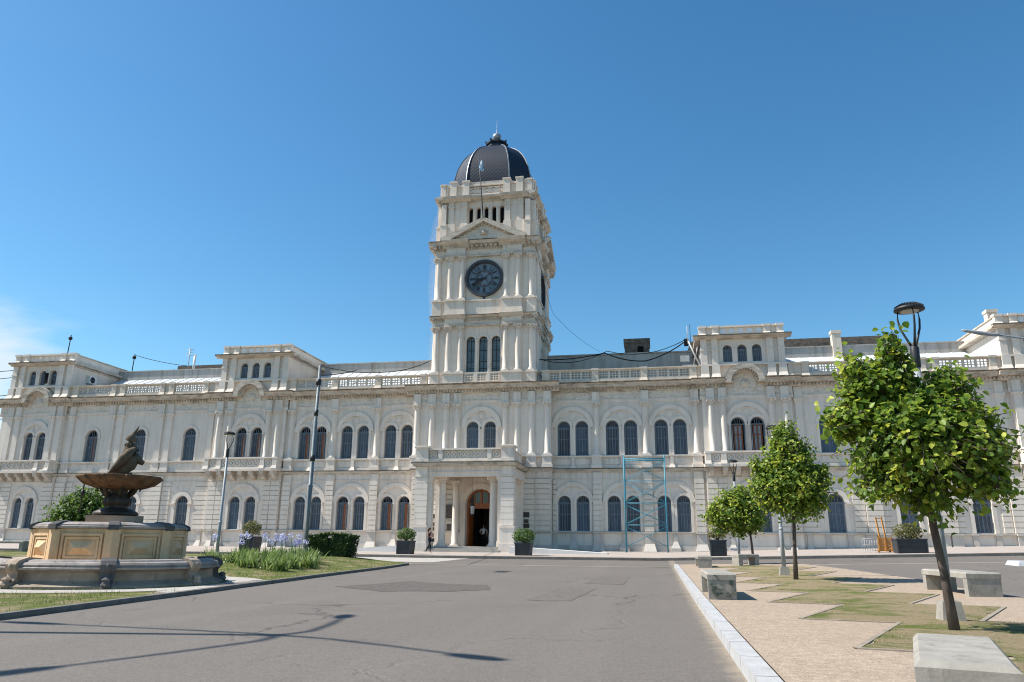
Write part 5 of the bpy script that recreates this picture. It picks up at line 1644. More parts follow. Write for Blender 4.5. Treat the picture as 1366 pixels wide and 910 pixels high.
# nearest tree
bx, by = 3.44, 10.34; bz = pz(bx, by)
tree('large leafy young tree nearest the camera on the right plaza', (bx, by, bz), [(bx + .02, by, bz - .05), (bx - .01, by, bz + .6), (3.38, by, 1.3), (3.36, by, 2.1), (3.34, by, 2.8)],
     [((2.36, by, 2.60), (.20, .25, .20), .35), ((4.22, by, 2.10), (.18, .3, .25), .35), ((2.72, by - .1, 1.74), (.28, .3, .16), .45), ((3.40, by, 1.50), (.28, .3, .2), .5), ((2.55, by, 3.28), (.15, .2, .36), .35), ((3.85, by, 3.12), (.24, .25, .26), .4), ((4.0, by - .2, 1.75), (.3, .3, .18), .4), ((3.36, by, 2.25), (.98, .95, .74), 5), ((2.95, by + .1, 2.80), (.58, .56, .62), 1.8), ((3.12, by, 3.42), (.22, .22, .52), .5), ((3.85, by - .1, 2.25), (.44, .55, .6), 1.2), ((2.55, by, 2.62), (.36, .4, .3), .5), ((3.75, by, 2.80), (.46, .4, .36), .6)],
     1040, 18, .108, 3, tr=.052, group=GT)
bx, by = 3.64, 22.38; bz = pz(bx, by)
tree('pear shaped young tree standing between the two posts in mid plaza', (bx, by, bz), [(bx + .04, by, bz - .05), (bx + .08, by, bz + .9), (3.76, by, 1.75), (3.76, by, 2.6)],
     [((3.78, by, 2.55), (1.12, 1.1, .82), 4), ((3.76, by, 3.4), (.78, .75, .75), 2), ((3.70, by, 4.15), (.34, .34, .55), .8), ((4.2, by, 2.6), (.70, .7, .7), 1), ((3.2, by, 2.75), (.58, .6, .6), 1), ((2.85, by, 3.25), (.18, .2, .25), .3), ((4.65, by, 3.1), (.18, .2, .22), .25), ((3.5, by, 3.9), (.16, .2, .3), .3), ((4.1, by, 3.75), (.2, .2, .3), .3)],
     1150, 16, .125, 5, tr=.055, group=GT)
bx, by = 3.95, 34.0; bz = pz(bx, by)
tree('small round young tree farthest away on the plaza, near the street', (bx, by, bz), [(bx + .02, by, bz - .05), (bx - .02, by, 1.3), (bx - .1, by, 2.1)],
     [((3.35, by, 2.4), (1.15, 1.1, .95), 4), ((2.75, by, 2.3), (.75, .7, .6), 1.4), ((3.6, by, 3.0), (.6, .6, .6), 1), ((4.0, by, 2.3), (.7, .7, .7), 1)],
     850, 15, .15, 8, tr=.05, group=GT)
lx, ly = -30.0, 36.0
tree('round bushy green tree behind the fountain bowl', (lx, ly, iz(lx, ly)), [(lx, ly, .3), (lx, ly, 1.2)], [((lx, ly, 1.9), (1.9, 1.6, 1.4), 4), ((lx + .2, ly, 2.8), (1.3, 1.2, 1.15), 2.6), ((lx + 1.2, ly, 2.2), (1.1, 1., 1.0), 1.4), ((lx - 1.2, ly, 1.6), (1.0, 1., .9), 1.2)],
     1100, 15, .19, 9, 'leaf_dark', .09)

def ball_leaves(c, r, n, leaf, seed, mat, parent, name='foliage', flat=1., rough=.12):
    rng = np.random.default_rng(seed)
    d = rng.normal(size=(n, 3)); d /= np.linalg.norm(d, axis=1, keepdims=True)
    lump = 1 + rough * np.sin(d[:, 0] * 5 + seed) * np.cos(d[:, 1] * 6 + d[:, 2] * 4)
    q = (1 - rng.random(n) ** 2 * .5) * lump
    pos = np.array(c) + d * np.array(r) * q[:, None]
    keep = d[:, 2] > -.75
    nr = d * .8 + rng.normal(size=(n, 3)) * .5 + np.array([0, 0, .3])
    return leaf_cloud(name, pos[keep], nr[keep], leaf * rng.uniform(.6, 1.2, keep.sum()), np.clip(rng.normal(.45, .2, keep.sum()), 0, 1), M[mat], parent, rng=rng)

def planter(x, y, label, w, d, h, mat, r, zc, seed, n=1500, leaf=.085):
    z = side_z(x, y); root = thing('potted_shrub', label, 'planter', (x, y, z), 0, 'planters with shrubs along the facade'); root['_base'] = (x, y, z)
    m = MB(); m.frustum((x - w / 2 + .05, x + w / 2 - .05, y - d / 2 + .05, y + d / 2 - .05), (x - w / 2, x + w / 2, y - d / 2, y + d / 2), z, z + h - .06)
    m.box(x - w / 2 - .03, x + w / 2 + .03, y - d / 2 - .03, y + d / 2 + .03, z + h - .06, z + h)
    k = int(h / .28)
    for i in range(1, k + 1): m.box(x - w / 2 - .004, x + w / 2 + .004, y - d / 2 - .012, y - d / 2 + .02, z + h * i / (k + 1) - .012, z + h * i / (k + 1) + .012)
    for sx_ in (-1, 1): m.box(x + sx_ * (w / 2 - .05) - .04, x + sx_ * (w / 2 - .05) + .04, y - d / 2 - .02, y - d / 2 + .03, z, z + h - .061)
    m.build('planter_box', M['planter'], root)
    m = MB(); m.box(x - w / 2 + .05, x + w / 2 - .05, y - d / 2 + .05, y + d / 2 - .05, z + h, z + h + .012); m.build('soil', M['soil'], root)
    m = MB()
    for i in range(7):
        a = i * .9; m.tube([(x + .05 * cos(a), y + .05 * sin(a), z + h), (x + r[0] * .5 * cos(a), y + r[1] * .5 * sin(a), z + h + zc)], [.03, .012], 5)
    m.build('stems', M['bark'], root)
    ball_leaves((x, y, z + h + zc), r, n, leaf, seed, mat, root)
    return root
planter(-26.2, 46.9, 'yellowish round shrub in a dark planter behind the lilac flowers', 1.05, 1.0, .95, 'leaf_yellow', (.62, .6, .52), .50, 11, 1300)
planter(-15.65, 47.2, 'bright green ball shrub in a dark planter left of the porch', .95, .95, .82, 'leaf_dark', (.62, .6, .44), .36, 12, 1500)
planter(-8.05, 47.2, 'bright green ball shrub in a dark planter right of the porch', .98, .98, .76, 'leaf_dark', (.70, .66, .48), .38, 13, 1700)
planter(3.55, 47.4, 'sparse yellow shrub in a tall dark planter beside the far tree', .95, .95, .92, 'leaf_yellow', (.52, .5, .34), .30, 14, 800)
planter(14.1, 47.4, 'wide mounded shrub in a long dark planter near the orange trolley', 1.62, 1.0, .78, 'leaf_yellow', (.80, .6, .52), .36, 15, 1500)

# clipped hedge
hx0, hx1, hy0, hy1 = -15.75, -13.95, 33.6, 34.7; hz = iz(-14.8, 33.8); rng = np.random.default_rng(21); N = 5200
u = rng.random((N, 3)); face = rng.choice(4, N, p=[.45, .35, .1, .1])
P = np.empty((N, 3)); P[:, 0] = lerp(hx0, hx1, u[:, 0]); P[:, 1] = lerp(hy0, hy1, u[:, 1]); P[:, 2] = hz + .93 * u[:, 2]
nn = rng.normal(size=(N, 3)) * .45
P[face == 0, 1] = hy0; nn[face == 0, 1] -= 1; P[face == 1, 2] = hz + .93; nn[face == 1, 2] += 1
P[face == 2, 0] = hx0; nn[face == 2, 0] -= 1; P[face == 3, 0] = hx1; nn[face == 3, 0] += 1
inset = .06 * np.sin(P[:, 0] * 4.1) + .04 * np.sin(P[:, 2] * 9 + P[:, 0] * 2)
P[face == 0, 1] += inset[face == 0]; P[face == 1, 2] += inset[face == 1] * .7
P += rng.normal(size=(N, 3)) * .035; P[:, 0] += (P[:, 2] - hz) * .12 * np.sign(P[:, 0] - (hx0 + hx1) / 2)
hd = leaf_cloud('hedge', P, nn, rng.uniform(.06, .12, N), np.clip(rng.normal(.4, .2, N), 0, 1), M['leaf_hedge'], rng=rng)
tag(hd, 'low dark green clipped box hedge at the end of the lawn mound', 'hedge')
m = MB(); m.frustum((hx0 + .08, hx1 - .08, hy0 + .1, hy1 - .05), (hx0, hx1, hy0 + .12, hy1 - .05), hz - .05, hz + .82); m.build('inner_twigs', M['leaf_hedge'], hd)

# agapanthus bed: each clump a plant with strap leaves and flower heads
rng = np.random.default_rng(33)
GA = 'lilac flowering clumps on the lawn mound'
def clump(x, y, r, h, heads, seed):
    rg_ = np.random.default_rng(seed); z = iz(x, y)
    root = thing('agapanthus', 'clump of green strap leaves in the flower bed on the lawn mound' if not heads else 'clump of strap leaves with lilac flower heads on the lawn mound', 'plant', (x, y, z), 0, GA if heads else 'leafy clumps on the lawn mound'); root['_base'] = (x, y, z)
    n = 80; v = []; f = []; tone = []
    for i in range(n):
        a = rg_.uniform(0, 2 * pi); L = h * rg_.uniform(.8, 1.35); dr = rg_.uniform(.25, .95); w = .024 * rg_.uniform(.8, 1.6)
        px_, py_ = x + rg_.normal() * r * .35, y + rg_.normal() * r * .35; n0 = len(v); tt = rg_.uniform(.1, .95)
        for j in range(5):
            t = j / 4; rad = L * dr * t; zz = z + L * (t * 1.1 - dr * .85 * t * t); ww = w * (1 - t * .92)
            cx, cy = px_ + cos(a) * rad, py_ + sin(a) * rad
            v += [(cx - sin(a) * ww, cy + cos(a) * ww, zz), (cx + sin(a) * ww, cy - cos(a) * ww, zz)]; tone += [tt, tt]
        f += [(n0 + 2 * j, n0 + 2 * j + 1, n0 + 2 * j + 3, n0 + 2 * j + 2) for j in range(4)]
    me = bpy.data.meshes.new('leaves'); me.from_pydata(v, [], f); at = me.attributes.new('tone', 'FLOAT', 'POINT'); at.data.foreach_set('value', np.array(tone, 'f')); me.materials.append(M['strap'])
    link('leaves', me, root)
    for k in range((heads + 1) // 2):
        sx_, sy_ = x + rg_.normal() * r * .6, y + rg_.normal() * r * .5; hh = rg_.uniform(.62, .98)
        ex, ey = sx_ + rg_.normal() * .08, sy_ + rg_.normal() * .05
        m = MB(); m.tube([(sx_, sy_, z), ((sx_ + ex) / 2, (sy_ + ey) / 2, z + hh * .55), (ex, ey, z + hh)], .009, 5); st_ = m.build('stalk', M['strap'], root)
        c = np.array((ex, ey, z + hh)); N = 46; d = rg_.normal(size=(N, 3)); d[:, 2] += .25; d /= np.linalg.norm(d, axis=1, keepdims=True)
        leaf_cloud('flower_head', c + d * .115 * rg_.uniform(.6, 1.1, (N, 1)), d + rg_.normal(size=(N, 3)) * .5, .06 * rg_.uniform(.7, 1.3, N), np.clip(rg_.normal(.3 if k % 3 else .75, .2, N), 0, 1), M['petal'], root, .5, rng=rg_)
spots = [(-14.6, 29.6, 1), (-15.2, 30.6, 1), (-13.9, 29.8, 0), (-13.0, 24.6, 0), (-12.6, 24.6, 0), (-13.5, 27.2, 1), (-14.2, 25.6, 1), (-12.3, 25.6, 0), (-13.1, 23.6, 0), (-15.0, 29.0, 1), (-15.3, 27.6, 2), (-14.5, 28.4, 2), (-14.0, 27.2, 2), (-13.9, 28.9, 3), (-14.9, 26.2, 2), (-14.2, 26.6, 2), (-13.7, 25.4, 1), (-13.2, 26.4, 3), (-12.7, 25.0, 0), (-12.9, 27.6, 2), (-12.3, 26.2, 2), (-12.0, 24.4, 0), (-12.0, 27.4, 1), (-12.4, 29.2, 1), (-11.9, 25.4, 0),
         (-15.5, 26.8, 1), (-13.6, 24.2, 0), (-12.6, 23.6, 0), (-11.75, 28.6, 0), (-12.1, 30.2, 1), (-13.4, 28.6, 2), (-14.4, 27.8, 1), (-15.9, 25.6, 1), (-14.6, 24.8, 0), (-11.8, 23.4, 0), (-12.2, 31.2, 0), (-12.9, 30.4, 0)]
for i, (x, y, hds) in enumerate(spots):
    if x / y > -.462: continue
    if x / y > -.478: hds = 0
    clump(x + rng.normal() * .1, y + rng.normal() * .15, .40, .50, hds, 100 + i)

# grass blades near enough to read
def blades(name, pts, h, seed):
    rg_ = np.random.default_rng(seed); N = len(pts); a = rg_.uniform(0, 2 * pi, N); hh = h * rg_.uniform(.5, 1.4, N); w = .006
    V = np.zeros((N, 3, 3)); ca, sa = np.cos(a) * w, np.sin(a) * w
    V[:, 0] = pts + np.stack([ca, sa, 0 * a], 1); V[:, 1] = pts - np.stack([ca, sa, 0 * a], 1)
    V[:, 2] = pts + np.stack([rg_.normal(size=N) * hh * .45, rg_.normal(size=N) * hh * .45, hh], 1)
    me = bpy.data.meshes.new(name); me.vertices.add(N * 3); me.vertices.foreach_set('co', V.ravel().astype('f'))
    me.loops.add(N * 3); me.loops.foreach_set('vertex_index', np.arange(N * 3).astype('i')); me.polygons.add(N); me.polygons.foreach_set('loop_start', (np.arange(N) * 3).astype('i')); me.polygons.foreach_set('loop_total', np.full(N, 3, 'i'))
    at = me.attributes.new('tone', 'FLOAT', 'POINT'); at.data.foreach_set('value', np.repeat(rg_.random(N), 3).astype('f')); me.materials.append(M['blade']); me.update(); me.validate()
    return tag(link(name, me), kind='stuff')
rng = np.random.default_rng(5); pts = []

while len(pts) < 11000:
    y = 5.5 + 22 * rng.random() ** 1.5; x = rng.uniform(1.9, 5.7)
    if not (left_x(y) + .03 < x < right_x(y) - .03): continue
    if mnoise.noise((x * 1.1, y * .8, 0)) < -.04 + .1 * rng.normal(): continue
    pts.append((x, y, pz(x, y) + .006))
blades('grass', np.array(pts), .024, 1)
pts = []
while len(pts) < 9000:
    y = rng.uniform(8.5, 33); x = kx(y) - rng.uniform(.12, 6.5)
    dd = sqrt((x - FX) ** 2 + (y - FY) ** 2)
    if 2.78 < dd < 3.7 or dd < 2.62: continue
    if mnoise.noise((x * .9, y * .9, 3)) < -.15: continue
    pts.append((x, y, iz(x, y)))
pts += [(FX + 2.68 * cos(a) + rng.normal() * .1, FY + 2.68 * sin(a) + rng.normal() * .1, iz(FX, FY - 2)) for a in rng.uniform(-pi, .4, 700)]
blades('grass', np.array(pts), .06, 2)
# ------------------------------------------------------------------ fountain
fz = iz(FX, FY - 2)
fo = thing('fountain', 'old ochre stone fountain with octagonal drum, rusty bowl and small dark statue', 'fountain', (FX, FY, fz)); fo['_base'] = (FX, FY, fz)
A0 = radians(-52)
m = MB()
m.lathe([(2.652, fz - .1), (2.652, fz + .06), (2.581, fz + .08), (2.474, fz + .12), (2.403, fz + .16), (2.385, fz + .33), (2.456, fz + .37)], FX, FY, 56, smooth=False, caps=False)
m.lathe([(2.047, fz + .40), (2.047, fz + .02), (.5, fz + .02)], FX, FY, 56, caps=False)
basin = m.build('basin', M['ochre_dark'], fo)
m = MB(); m.lathe([(2.439, fz + .37), (2.528, fz + .39), (2.545, fz + .43), (2.492, fz + .455), (2.510, fz + .49), (2.474, fz + .53), (2.385, fz + .55), (2.350, fz + .585), (2.225, fz + .60), (2.100, fz + .58), (2.029, fz + .52), (2.038, fz + .38)], FX, FY, 64, smooth=False, caps=False)
m.build('basin_rim', M['capstone'], basin)
for k in range(8):
    a = A0 + k * pi / 4; m = MB()
    def RT(r, t, z): return (FX + r * cos(a) - t * sin(a), FY + r * sin(a) + t * cos(a), fz + z)
    prof = [(r_ * .89, z_) for r_, z_ in [(2.26, .62), (2.6, .645), (2.84, .585), (2.93, .50), (2.90, .40), (2.82, .30), (2.86, .18), (2.96, .11), (3.04, .02), (2.7, .02), (2.66, .37), (2.26, .50)]]
    v = [RT(r, -.15 + .04 * (z < .3), z) for r, z in prof] + [RT(r, .15 - .04 * (z < .3), z) for r, z in prof]; n = len(prof)
    m.add(v, [tuple(range(n)), tuple(range(2 * n - 1, n - 1, -1))] + [(i, i + n, (i + 1) % n + n, (i + 1) % n) for i in range(n)])
    p = RT(2.64, 0, .12); m.lathe([(.02, p[2] - .11), (.085, p[2] - .08), (.12, p[2] - .03), (.075, p[2] + .03), (.10, p[2] + .08), (.03, p[2] + .13)], p[0], p[1], 7, smooth=False)
    p = RT(2.58, 0, .46); m.lathe([(.02, p[2] - .07), (.06, p[2] - .03), (.06, p[2] + .03), (.02, p[2] + .07)], p[0], p[1], 6)
    m.build('rim_bracket', M['ochre_dark'] if k % 2 else M['capdark'], basin)
m = MB(); m.lathe([(.4, fz + .44), (2.06, fz + .44)], FX, FY, 40, caps=False); m.build('dry_bed', M['ochre'], basin)
# drum: eight faces with raised diamond panels
DR, dz0, dz1 = 1.66, fz + .40, fz + 1.25
oct_ = [(FX + DR * cos(A0 + k * pi / 4), FY + DR * sin(A0 + k * pi / 4)) for k in range(8)]
m = MB()
m.add([(x, y, dz0) for x, y in oct_] + [(x, y, dz1) for x, y in oct_], [(i, (i + 1) % 8, (i + 1) % 8 + 8, i + 8) for i in range(8)] + [tuple(range(8, 16))])
m.add([(FX + (x - FX) * 1.05, FY + (y - FY) * 1.05, fz + .2) for x, y in oct_] + [(FX + (x - FX) * 1.05, FY + (y - FY) * 1.05, dz0 + .08) for x, y in oct_], [(i, (i + 1) % 8, (i + 1) % 8 + 8, i + 8) for i in range(8)] + [tuple(range(8, 16))])
for k in range(8):                                                  # pilaster strips on the corners
    a = A0 + k * pi / 4
    x, y = FX + (DR - .07) * cos(a), FY + (DR - .07) * sin(a)
    e1 = Vector((oct_[(k + 1) % 8][0] - oct_[k][0], oct_[(k + 1) % 8][1] - oct_[k][1])).normalized(); e0 = Vector((oct_[k - 1][0] - oct_[k][0], oct_[k - 1][1] - oct_[k][1])).normalized()
    c = Vector(oct_[k]); o = (c - Vector((FX, FY))).normalized() * .055
    q = [c + o, c + o + e1 * .17 , c + e1 * .17 - o, c - o * 2, c + e0 * .17 - o, c + o + e0 * .17]
    nq = len(q); m.add([(p.x, p.y, dz0 + .083) for p in q] + [(p.x, p.y, dz1 - .002) for p in q], [(i, (i + 1) % nq, (i + 1) % nq + nq, i + nq) for i in range(nq)])
drum = m.build('drum', M['ochre'], fo)
for k in range(8):
    p, q = Vector(oct_[k]), Vector(oct_[(k + 1) % 8]); e = (q - p).normalized(); L = (q - p).length; c = (p + q) / 2; o = (c - Vector((FX, FY))).normalized(); m = MB()
    def FP(u, w, z): 
        r = c + e * u + o * w; return (r.x, r.y, z)
    hu, z0, z1 = L / 2 - .19, dz0 + .13, dz1 - .10
    for t, w in ((.0, .05), (.075, .028)):
        u0, a0, a1 = hu - t, z0 + t, z1 - t; bw = .05
        for (ua, ub, za, zb_) in ((-u0, u0, a0, a0 + bw), (-u0, u0, a1 - bw, a1), (-u0, -u0 + bw, a0 + bw, a1 - bw), (u0 - bw, u0, a0 + bw, a1 - bw)):
            v = [FP(ua, -.01, za), FP(ub, -.01, za), FP(ub, -.01, zb_), FP(ua, -.01, zb_), FP(ua, w, za), FP(ub, w, za), FP(ub, w, zb_), FP(ua, w, zb_)]
            m.add(v, [(4, 5, 6, 7), (0, 1, 5, 4), (1, 2, 6, 5), (2, 3, 7, 6), (3, 0, 4, 7)])
    u0, a0, a1 = hu - .16, z0 + .15, z1 - .15; zm = (a0 + a1) / 2; rr = min(.17, u0 * .8)
    v = [FP(-u0, 0.002, a0), FP(u0, 0.002, a0), FP(u0, .002, a1), FP(-u0, .002, a1), FP(-u0 + rr, .10, zm), FP(u0 - rr, .10, zm)]
    m.add(v, [(0, 1, 5, 4), (1, 2, 5), (2, 3, 4, 5), (3, 0, 4)])
    m.build('panel', M['ochre'], drum)
m = MB(); sc = [(1.0, 0), (1.045, .02), (1.05, .06), (1.02, .075), (1.02, .10), (.97, .135), (.90, .16), (.80, .165), (.76, .10)]
v = [(FX + (x - FX) * s, FY + (y - FY) * s, dz1 + z) for s, z in sc for x, y in oct_]
m.add(v, [(i * 8 + k, i * 8 + (k + 1) % 8, (i + 1) * 8 + (k + 1) % 8, (i + 1) * 8 + k) for i in range(len(sc) - 1) for k in range(8)]); cap = m.build('drum_cap', M['capstone'], drum)
for k in range(8):
    a = A0 + k * pi / 4; m = MB()
    def RT(r, t, z): return (FX + r * cos(a) - t * sin(a), FY + r * sin(a) + t * cos(a), dz1 + z)
    prof = [(1.23, .15), (1.38, .19), (1.60, .165), (1.745, .10), (1.76, .0), (1.68, -.02), (1.68, .06), (1.31, .1)]
    v = [RT(r, -.11, z) for r, z in prof] + [RT(r, .11, z) for r, z in prof]; n = len(prof)
    m.add(v, [tuple(range(n)), tuple(range(2 * n - 1, n - 1, -1))] + [(i, i + n, (i + 1) % n + n, (i + 1) % n) for i in range(n)]); m.build('cap_clip', M['capdark'], cap)
m = MB(); m.box(FX - .62, FX + .62, FY - .62, FY + .62, dz1 - .2, dz1 + .33); m.v = [(FX + (x - FX) * cos(A0) - (y - FY) * sin(A0), FY + (x - FX) * sin(A0) + (y - FY) * cos(A0), z) for x, y, z in m.v]
m.build('plinth_block', M['ochre_dark'], fo)
bz0 = dz1 + .33; bowl_z = 2.36
m = MB(); h = bowl_z - bz0
m.lathe([(.46, bz0), (.52, bz0 + .03), (.50, bz0 + .09), (.42, bz0 + .14), (.36, bz0 + .17), (.22, bz0 + .21), (.25, bz0 + .26), (.29, bz0 + .33), (.27, bz0 + .42), (.20, bz0 + .52), (.18, bz0 + .58), (.22, bz0 + .66), (.32, bz0 + .74), (.36, bz0 + h)], FX, FY, 32, rmod=lambda a, z: 1 + .16 * cos(a * 8) * (bz0 + .23 < z < bz0 + .6) + .08 * cos(a * 12) * (z > bz0 + .6))
for k in range(6):                                                  # scroll leaves under the bowl
    a = k * pi / 3 + .3
    m.tube([(FX + .20 * cos(a), FY + .20 * sin(a), bz0 + .44), (FX + .34 * cos(a), FY + .34 * sin(a), bz0 + .56), (FX + .42 * cos(a), FY + .42 * sin(a), bz0 + .70), (FX + .52 * cos(a), FY + .52 * sin(a), bz0 + .70), (FX + .50 * cos(a), FY + .50 * sin(a), bz0 + .60)], [.04, .06, .06, .05, .03], 6)
m.build('stem', M['oldiron'], fo)
m = MB(); sh = lambda a, z: 1 + .035 * abs(sin(a * 6)) * (z > bowl_z + .03)
m.lathe([(.28, bowl_z - .06), (.52, bowl_z - .02), (.72, bowl_z + .06), (.85, bowl_z + .145), (.92, bowl_z + .225), (.92, bowl_z + .26), (.84, bowl_z + .25), (.6, bowl_z + .17), (.1, bowl_z + .12)], FX, FY, 72, rmod=sh)
for k in range(12):
    a = (k + .5) * pi / 6 ; m.tube([(FX + .5 * cos(a), FY + .5 * sin(a), bowl_z - .03), (FX + .79 * cos(a), FY + .79 * sin(a), bowl_z + .09), (FX + .98 * cos(a), FY + .98 * sin(a), bowl_z + .24)], [.02, .045, .035], 5)
bowl = m.build('upper_bowl', M['bowlrust'], fo)
m = MB(); a = radians(-175); px_, py_ = FX - .74, FY - .3
m.tube([(px_, py_, bowl_z + .2), (px_ - .02, py_, bowl_z - .05), (px_ - .03, py_, bowl_z - .62)], .014, 6); m.lathe([(.03, bowl_z - .22), (.045, bowl_z - .16), (.03, bowl_z - .08)], px_ - .02, py_, 8); m.build('drain_pipe', M['iron'], bowl)
# statue: plump bird, wings folded, neck and pointed crest stretched upwards
e = Vector((cos(radians(38)), sin(radians(38)), 0))               # to the right as seen from the road
def SP(u, w, z): return (FX + e.x * (u * .80 + .08) - e.y * w * .95, FY + e.y * (u * .80 + .08) + e.x * w * .95, bowl_z + .17 + z * .92)
m = MB()
m.tube([SP(-.56, 0, .10), SP(-.38, 0, .12), SP(-.16, 0, .24), SP(.03, 0, .44), SP(.10, 0, .62), SP(.09, 0, .79), SP(.04, 0, .91), SP(.02, 0, 1.0), SP(.03, 0, 1.08), SP(.05, 0, 1.16), SP(.08, 0, 1.23), SP(.15, 0, 1.36), SP(.22, 0, 1.50)],
       [.03, .075, .155, .225, .235, .20, .14, .10, .12, .115, .060, .034, .010], 14)
m.tube([SP(.06, 0, 1.2), SP(.14, 0, 1.27), SP(.26, 0, 1.38)], [.05, .028, .006], 6)
for sd in (-1, 1): m.lathe([(.002, SP(0, 0, 1.10)[2]), (.02, SP(0, 0, 1.12)[2]), (.002, SP(0, 0, 1.14)[2])], *SP(.09, sd * .09, 0)[:2], 6)
for sd in (-1, 1):                                                  # wings
    m.tube([SP(.18, sd * .17, .86), SP(.05, sd * .27, .74), SP(-.12, sd * .28, .52), SP(-.30, sd * .2, .30), SP(-.46, sd * .1, .16)], [.05, .105, .12, .08, .02], 8)
    m.tube([SP(.12, sd * .12, .20), SP(.16, sd * .13, .05), SP(.24, sd * .14, .0)], [.07, .05, .04], 6)
m.tube([SP(.16, 0, .68), SP(.30, -.06, .60), SP(.42, -.08, .50), SP(.50, -.08, .47)], [.10, .09, .07, .05], 8)
m.tube([SP(.1, 0, 1.12), SP(.18, 0, 1.10), SP(.24, 0, 1.12)], [.06, .035, .01], 6)
for i in range(9): a_ = i * 2 * pi / 9; m.tube([SP(.03 + .08 * cos(a_), .08 * sin(a_), 1.0), SP(.03 + .13 * cos(a_), .13 * sin(a_), .97), SP(.03 + .14 * cos(a_), .14 * sin(a_), .91)], [.04, .035, .012], 5)
m.lathe([(.30, bowl_z + .14), (.27, bowl_z + .26), (.18, bowl_z + .33)], FX, FY, 12)
m.build('statue', M['statue'], fo)

# ------------------------------------------------------------------ lamps
def lamp(x, y, z, H, label):
    root = thing('street_lamp', label, 'lamp', (x, y, z), 0, 'post top lamps'); root['_base'] = (x, y, z)
    m = MB(); m.frustum((x - .155, x + .155, y - .155, y + .155), (x - .115, x + .115, y - .115, y + .115), z - .05, z + .27); m.build('base', M['concrete'], root)
    m = MB(); m.tube([(x, y, z + .25), (x, y, z + 1.35), (x, y, z + 1.38), (x, y, z + H - 1.0)], [.062, .060, .048, .045], 12); m.lathe([(.062, z + 1.33), (.07, z + 1.36), (.05, z + 1.42)], x, y, 12); m.build('pole', M['polegrey'], root)
    m = MB(); m.lathe([(.05, z + H - 1.02), (.062, z + H - 1.0), (.062, z + H - .72), (.04, z + H - .68)], x, y, 12)
    for k in range(3):
        a = k * 2 * pi / 3 + .5; P = lambda r, h: (x + r * cos(a), y + r * sin(a), z + H - .72 + h)
        m.tube([P(.02, 0), P(.09, .16), P(.155, .32), P(.175, .46), P(.16, .60)], [.02, .018, .016, .015, .014], 6)
    m.build('bracket', M['iron'], root)
    m = MB(); zt = z + H - .14
    m.lathe([(.02, zt - .01), (.15, zt - .01), (.21, zt + .0), (.215, zt + .018), (.19, zt + .045), (.14, zt + .085), (.08, zt + .11), (.02, zt + .12)], x, y, 28)
    for k in range(28):
        a = k * 2 * pi / 28; m.bar((x + .12 * cos(a), y + .12 * sin(a), zt + .09), (x + .195 * cos(a), y + .195 * sin(a), zt + .045), .012, .03)
    hd_ = m.build('lamp_head', M['iron'], root)
    m = MB(); m.lathe([(.01, zt - .022), (.12, zt - .022), (.13, zt - .011)], x, y, 24); m.build('diffuser', M['lampglass'], hd_)
    return root
lamp(3.86, 11.62, pz(3.86, 11.62), 4.53, 'nearest lamp post, its dark disc head rising above the big tree')
lamp(3.72, 24.5, pz(3.72, 24.5), 4.55, 'lamp post half hidden behind the pear shaped tree')
lamp(3.66, 36.6, g(3.66, 36.6), 4.75, 'farthest lamp post on the right, in front of the small tree')
lamp(-16.25, 26.7, iz(-16.25, 26.7), 4.85, 'lamp post standing left of the lilac flowers beside the fountain')
# tall bare post
x, y = -15.85, 33.3; z = iz(x, y); T = 9.38
po_ = thing('utility_post', 'tall grey stepped steel post carrying roof cables beside the hedge', 'post', (x, y, z)); po_['_base'] = (x, y, z)
m = MB(); m.tube([(x, y, z - .1), (x, y, z + 3.2), (x + .01, y, z + 3.22), (x + .02, y, z + 6.2), (x + .02, y, z + 6.22), (x + .04, y, T)], [.125, .12, .095, .09, .075, .07], 12); m.build('pole', M['polesteel'], po_)
m = MB()
for zz, r in ((4.9, .115), (7.05, .10), (8.55, .13)): m.lathe([(r, zz - .14), (r, zz + .14)], x + .02, y, 12)
m.box(x - .16, x + .2, y - .14, y + .1, 8.4, 8.95) if False else None
m.build('clamp', M['iron'], po_)
m = MB(); m.frustum((x - .28, x + .1, y - .2, y + .2), (x - .24, x + .06, y - .16, y + .16), z - .05, z + .35); m.build('footing', M['concrete'], po_)
cable([(x + .05, y, 8.9), (-24.4, 58.6, 15.2)], .03, 'black cable from the tall post to the left pavilion', .1)
# four armed street light that throws the shadow across the road, and the one whose arm reaches in from the right
def arm_light(x, y, z, H, arms, label, group, hr=1.):
    root = thing('street_light', label, 'street light', (x, y, z), 0, group); root['_base'] = (x, y, z)
    m = MB(); m.tube([(x, y, z), (x, y, z + H * .5), (x, y, z + H)], [.11, .09, .07], 10); m.build('pole', M['polegrey'], root)
    for dx, dy, dz in arms:
        P = lambda t, up_: (x + dx * t, y + dy * t, z + H + dz * t + up_)
        m = MB(); m.tube([P(0, -.3), P(.06, .02), P(.18, .18), P(.5, .16), P(.8, .05), P(.86, 0)], [.05, .05, .045, .04, .035, .035], 8); ar = m.build('arm', M['polegrey'], root)
        m = MB(); m.tube([P(.80, .04), P(.86, .0), P(.95, -.03), P(1.03, -.05), P(1.06, -.06)], [.035, .11 * hr, .13 * hr, .09 * hr, .02], 10); m.build('lamp_head', M['polegrey'], ar)
GL = 'armed street lights'
arm_light(-13.7, 7.42, g(-13.7, 7.42) + .1, 11.0, [(-3.33, .58, -1.), (3.67, -1.12, -1.), (.57, 2.73, -1.), (-.23, -3.1, -1.)], 'four armed street light outside the left edge, seen by its shadow on the road', GL)
arm_light(17.3, 30, g(17.3, 30), 7.1, [(-5.3, 0, 1.45)], 'street light whose long thin arm reaches in over the big tree', GL, .6)

